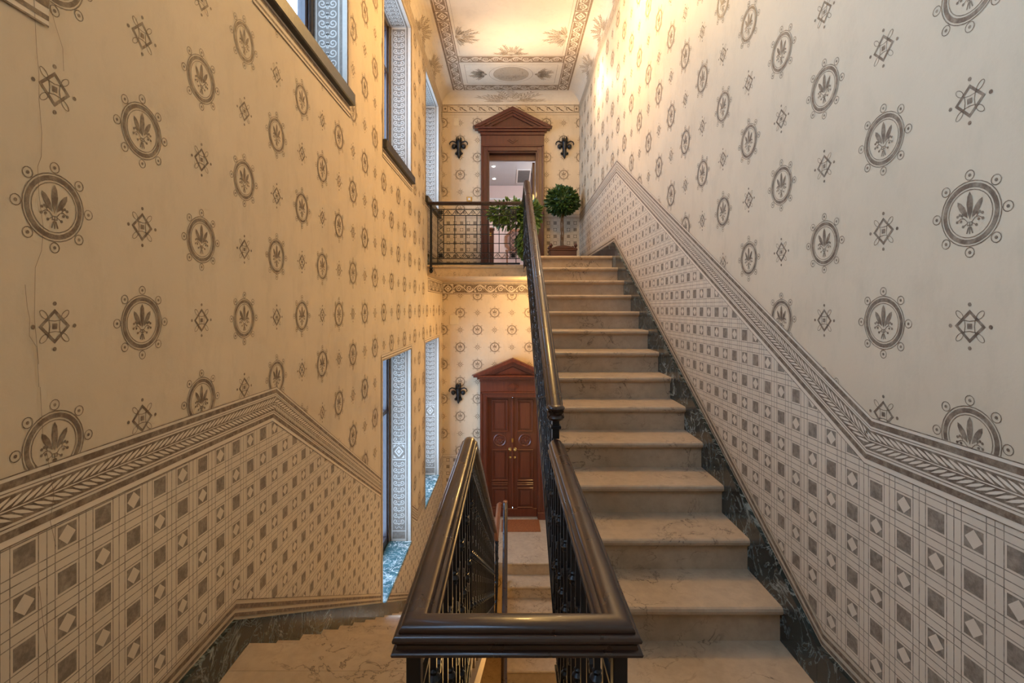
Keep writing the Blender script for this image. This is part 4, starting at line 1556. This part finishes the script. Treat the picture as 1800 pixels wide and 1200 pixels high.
for i in range(1300):
    d = sphere_dir()
    r = random.uniform(0.72, 1.0)
    p = ctr + Vector((d.x * 0.255 * r, d.y * 0.255 * r, d.z * (0.235 if d.z > 0 else 0.20) * r))
    cl.append((p, d + sphere_dir() * 0.7))
leaf_cloud(cl, 0.085, 'leaf', 'foliage', tree)
inner = MB().lathe([(0.02, -0.15), (0.15, -0.12), (0.20, -0.02), (0.18, 0.10), (0.10, 0.17), (0.02, 0.19)], (0, 0, 1.17), 14)
obj('branch_core', inner, 'leaf', tree, True)

stand = empty('trailing_plant', (0.30, 7.95, UP), label='leafy creeper trailing from a tall stand behind the balcony railing', cat='plant')
obj('stand_column', MB().lathe([(0.12, 0), (0.12, 0.03), (0.05, 0.06), (0.035, 0.3), (0.045, 0.55), (0.03, 0.7), (0.10, 0.74), (0.11, 0.77)], n=14), 'pot', stand, True)
pot = obj('pot', MB().lathe([(0.07, 0.77), (0.10, 0.84), (0.115, 0.92), (0.12, 0.93), (0.10, 0.925)], n=16), 'pot', stand, True)
cl = []
for i in range(520):
    t = random.random()
    ce = Vector((-0.28 + 0.20 * math.cos(t * 6.28), -0.05, 0.86 + 0.10 * math.sin(t * 6.28)))
    d = sphere_dir()
    cl.append((ce + d * 0.10, d + Vector((-0.3, -0.2, -0.3))))
for i in range(330):
    d = sphere_dir()
    cl.append((Vector((0.02 + d.x * 0.13, -0.04 + d.y * 0.12, 0.86 + d.z * 0.14)), d + Vector((0, 0, 0.2))))
for i in range(420):
    t = random.random()
    d = sphere_dir()
    cl.append((Vector((-0.02 + d.x * 0.09 + 0.05 * math.sin(t * 7), -0.13 + d.y * 0.06, 0.85 - t * 0.62)), d + Vector((0, -0.3, -0.9))))
leaf_cloud(cl, 0.11, 'leaf2', 'foliage', stand, 0.3)
vine = MB()
for k in range(6):
    x0 = random.uniform(-0.08, 0.06)
    vine.tube([(x0 * 0.5, -0.02, 0.93), (x0, -0.10, 0.94), (x0, -0.15, 0.75), (x0 + 0.02, -0.14, 0.45), (x0, -0.14, 0.25)], 0.004, 5)
for k in range(5):
    vine.tube([(0, 0, 0.93), (-0.15, -0.03, 0.97), (-0.3, -0.05, 0.9), (-0.42, -0.05, 0.76 + 0.04 * k)], 0.004, 5)
obj('vines', vine, 'bark', stand)

# ------------------------------------------------------------------ doormat
dm_ = empty('doormat', (0.245, 8.72, LOW), label='rust brown coir doormat in front of the lower double door', cat='mat')
obj('pile', MB().box(-0.36, 0.27, -0.26, 0.18, 0.0, 0.018, 0.006), 'mat', dm_)
obj('edging', MB().box(-0.375, 0.285, -0.275, -0.26, 0, 0.012).box(-0.375, 0.285, 0.18, 0.195, 0, 0.012).box(-0.375, -0.36, -0.26, 0.18, 0, 0.012).box(0.27, 0.285, -0.26, 0.18, 0, 0.012), 'mat', dm_)

# ------------------------------------------------------------------ the room behind the open door
RX0, RX1, RY0, RY1, RZ = -1.6, 2.2, YB + 0.26, 12.6, 3.06
rm = obj('wall_room', MB().box(RX0 - 0.1, RX0, RY0, RY1, UP, RZ).box(RX1, RX1 + 0.1, RY0, RY1, UP, RZ).box(RX0 - 0.1, RX1 + 0.1, RY1, RY1 + 0.1, UP - 0.1, RZ + 0.1), 'pink')
tag(rm, 'pale pink walls of the room seen through the open door', kind='structure')
obj('picture_rail', MB().box(RX0, RX1, RY1 - 0.03, RY1, 2.70, 2.745, 0.006).box(RX0, RX1, RY1 - 0.02, RY1, 2.60, 2.62, 0.004), 'white', rm)
rc = tag(obj('ceiling_room', MB().box(RX0 - 0.1, RX1 + 0.1, RY0, RY1 + 0.1, RZ, RZ + 0.1), 'grey'), 'grey ceiling of the room beyond the open door', kind='structure')
rf = tag(obj('floor_room', MB().box(RX0 - 0.1, RX1 + 0.1, RY0, RY1, UP - 0.1, UP), 'slab'), 'floor of the room beyond the open door', kind='structure')
for i, (px, Y_) in enumerate(((867.5, 10.85), (868.5, 11.9))):
    X_ = (px - 895) * Y_ / 880
    e = empty('downlight', (X_, Y_, RZ), label=('nearer' if i == 0 else 'farther') + ' small round ceiling spotlight in the pink room', cat='ceiling light', group='spotlights in the pink room')
    obj('trim_ring', MB().lathe([(0.05, 0), (0.05, -0.006), (0.034, -0.008), (0.034, 0)], n=16), 'white', e, True)
    obj('bulb', MB().lathe([(0.032, -0.001), (0.030, -0.012), (0.014, -0.02)], n=12), 'bulb', e, True)
    lamp('downlight_lamp', (X_, Y_, RZ - 0.03), 20, (1, 0.87, 0.74), 'SPOT', size=0.03, spot=2.0)
lamp('room_lamp', (1.1, 11.0, RZ - 0.5), 30, (1, 0.84, 0.70), size=0.15)
e = empty('ceiling_vent', (0.0, 0.0, 0.0), label='dark grey square air vent in the ceiling of the pink room', cat='vent')
vx0, vx1, vy0, vy1 = 0.20, 0.47, 11.15, 12.25
obj('frame', MB().box(vx0 - 0.03, vx1 + 0.03, vy0 - 0.04, vy0, RZ - 0.012, RZ).box(vx0 - 0.03, vx1 + 0.03, vy1, vy1 + 0.04, RZ - 0.012, RZ)
    .box(vx0 - 0.03, vx0, vy0, vy1, RZ - 0.012, RZ).box(vx1, vx1 + 0.03, vy0, vy1, RZ - 0.012, RZ), 'white', e)
for k in range(11):
    y_ = vy0 + (vy1 - vy0) * (k + 0.5) / 11
    obj('slat', MB().prism([(y_ - 0.05, RZ - 0.002), (y_ + 0.045, RZ - 0.012), (y_ + 0.048, RZ - 0.008), (y_ - 0.047, RZ)], vx0, vx1, 0), 'vent', e)
# octagonal frame on the far wall
oc = Vector((0.20, RY1, 1.66))
e = empty('octagonal_picture', (oc.x, oc.y, oc.z), label='octagonal wooden framed picture on the far pink wall', cat='picture')
def octo(r):
    return [(r * math.cos(PI / 8 + k * PI / 4), r * math.sin(PI / 8 + k * PI / 4)) for k in range(8)]
for k in range(8):
    a, b = octo(0.33), octo(0.26)
    j = (k + 1) % 8
    obj('frame_side', MB().prism([a[k], a[j], b[j], b[k]], -0.04, 0, 1), 'frame', e)
obj('print', MB().prism(octo(0.262), -0.012, 0, 1), 'picture', e)
# console with flowers
e = empty('console_table', (0.36, 12.25, UP), label='small wooden console under the octagonal picture in the pink room', cat='table')
obj('top', MB().box(-0.45, 0.45, -0.2, 0.2, 0.74, 0.77, 0.006), 'frame', e)
for sx in (-1, 1):
    for sy in (-1, 1):
        obj('leg', MB().box(sx * 0.41 - 0.02, sx * 0.41 + 0.02, sy * 0.16 - 0.02, sy * 0.16 + 0.02, 0, 0.74, 0.003), 'frame', e)
def bouquet(loc, r, name, label, scale=1.0):
    e = empty(name, loc, label=label, cat='flowers')
    obj('vase', MB().lathe([(0.05, 0), (0.07, 0.05), (0.055, 0.12), (0.035, 0.16), (0.045, 0.18)], n=14), 'white', e, True)
    fl = MB()
    for k in range(16):
        d = sphere_dir()
        d.z = abs(d.z)
        p = Vector((0, 0, 0.26)) + d * r
        fl.lathe([(0.004, -0.03), (0.035, 0.0), (0.045, 0.012), (0.02, 0.026)], p[:], 8)
    o = obj('blossoms', fl, 'petal', e)
    o['kind'] = 'stuff'
    lc = []
    for k in range(60):
        d = sphere_dir()
        lc.append((Vector((0, 0, 0.22)) + d * r * 0.6, d))
    leaf_cloud(lc, 0.09, 'leaf2', 'leaves', e)
bouquet((0.36, 12.2, UP + 0.77), 0.12, 'flower_vase', 'pink flowers in a white vase on the wooden console')
pp = empty('flower_pot', (0.345, 8.25, UP), label='red flowered pot plant on the landing floor below the creeper', cat='plant')
obj('pot', MB().lathe([(0.08, 0), (0.11, 0.14), (0.115, 0.16), (0.095, 0.155)], n=14), 'pot', pp, True)
fl = MB()
for k in range(22):
    d = sphere_dir()
    d.z = abs(d.z)
    fl.lathe([(0.004, -0.02), (0.026, 0.0), (0.032, 0.01), (0.012, 0.02)], (d.x * 0.13, d.y * 0.13, 0.22 + d.z * 0.12), 7)
o = obj('blossoms', fl, 'petal', pp)
o['kind'] = 'stuff'
lc = []
for k in range(140):
    d = sphere_dir()
    lc.append((Vector((d.x * 0.10, d.y * 0.10, 0.20 + d.z * 0.06)), d))
leaf_cloud(lc, 0.07, 'leaf2', 'leaves', pp)
# wooden pedestal just inside the doorway
e = empty('pedestal', (-0.36, 9.62, UP), label='narrow dark wooden pedestal with brass square just inside the door', cat='pedestal')
obj('column', MB().box(-0.065, 0.065, -0.065, 0.065, 0.06, 0.86, 0.006), 'wood', e)
obj('foot', MB().box(-0.085, 0.085, -0.085, 0.085, 0, 0.06, 0.006), 'wood', e)
obj('cap', MB().box(-0.08, 0.08, -0.08, 0.08, 0.86, 0.90, 0.006), 'wood', e)
obj('brass_square', MB().box(-0.025, 0.025, -0.072, -0.064, 0.74, 0.80, 0.003), 'brass', e)

# ------------------------------------------------------------------ lift everything so that the half landing is at z = 0
for o in scene.objects:
    if o.parent is None and o.type != 'CAMERA':
        o.location.z += EYE
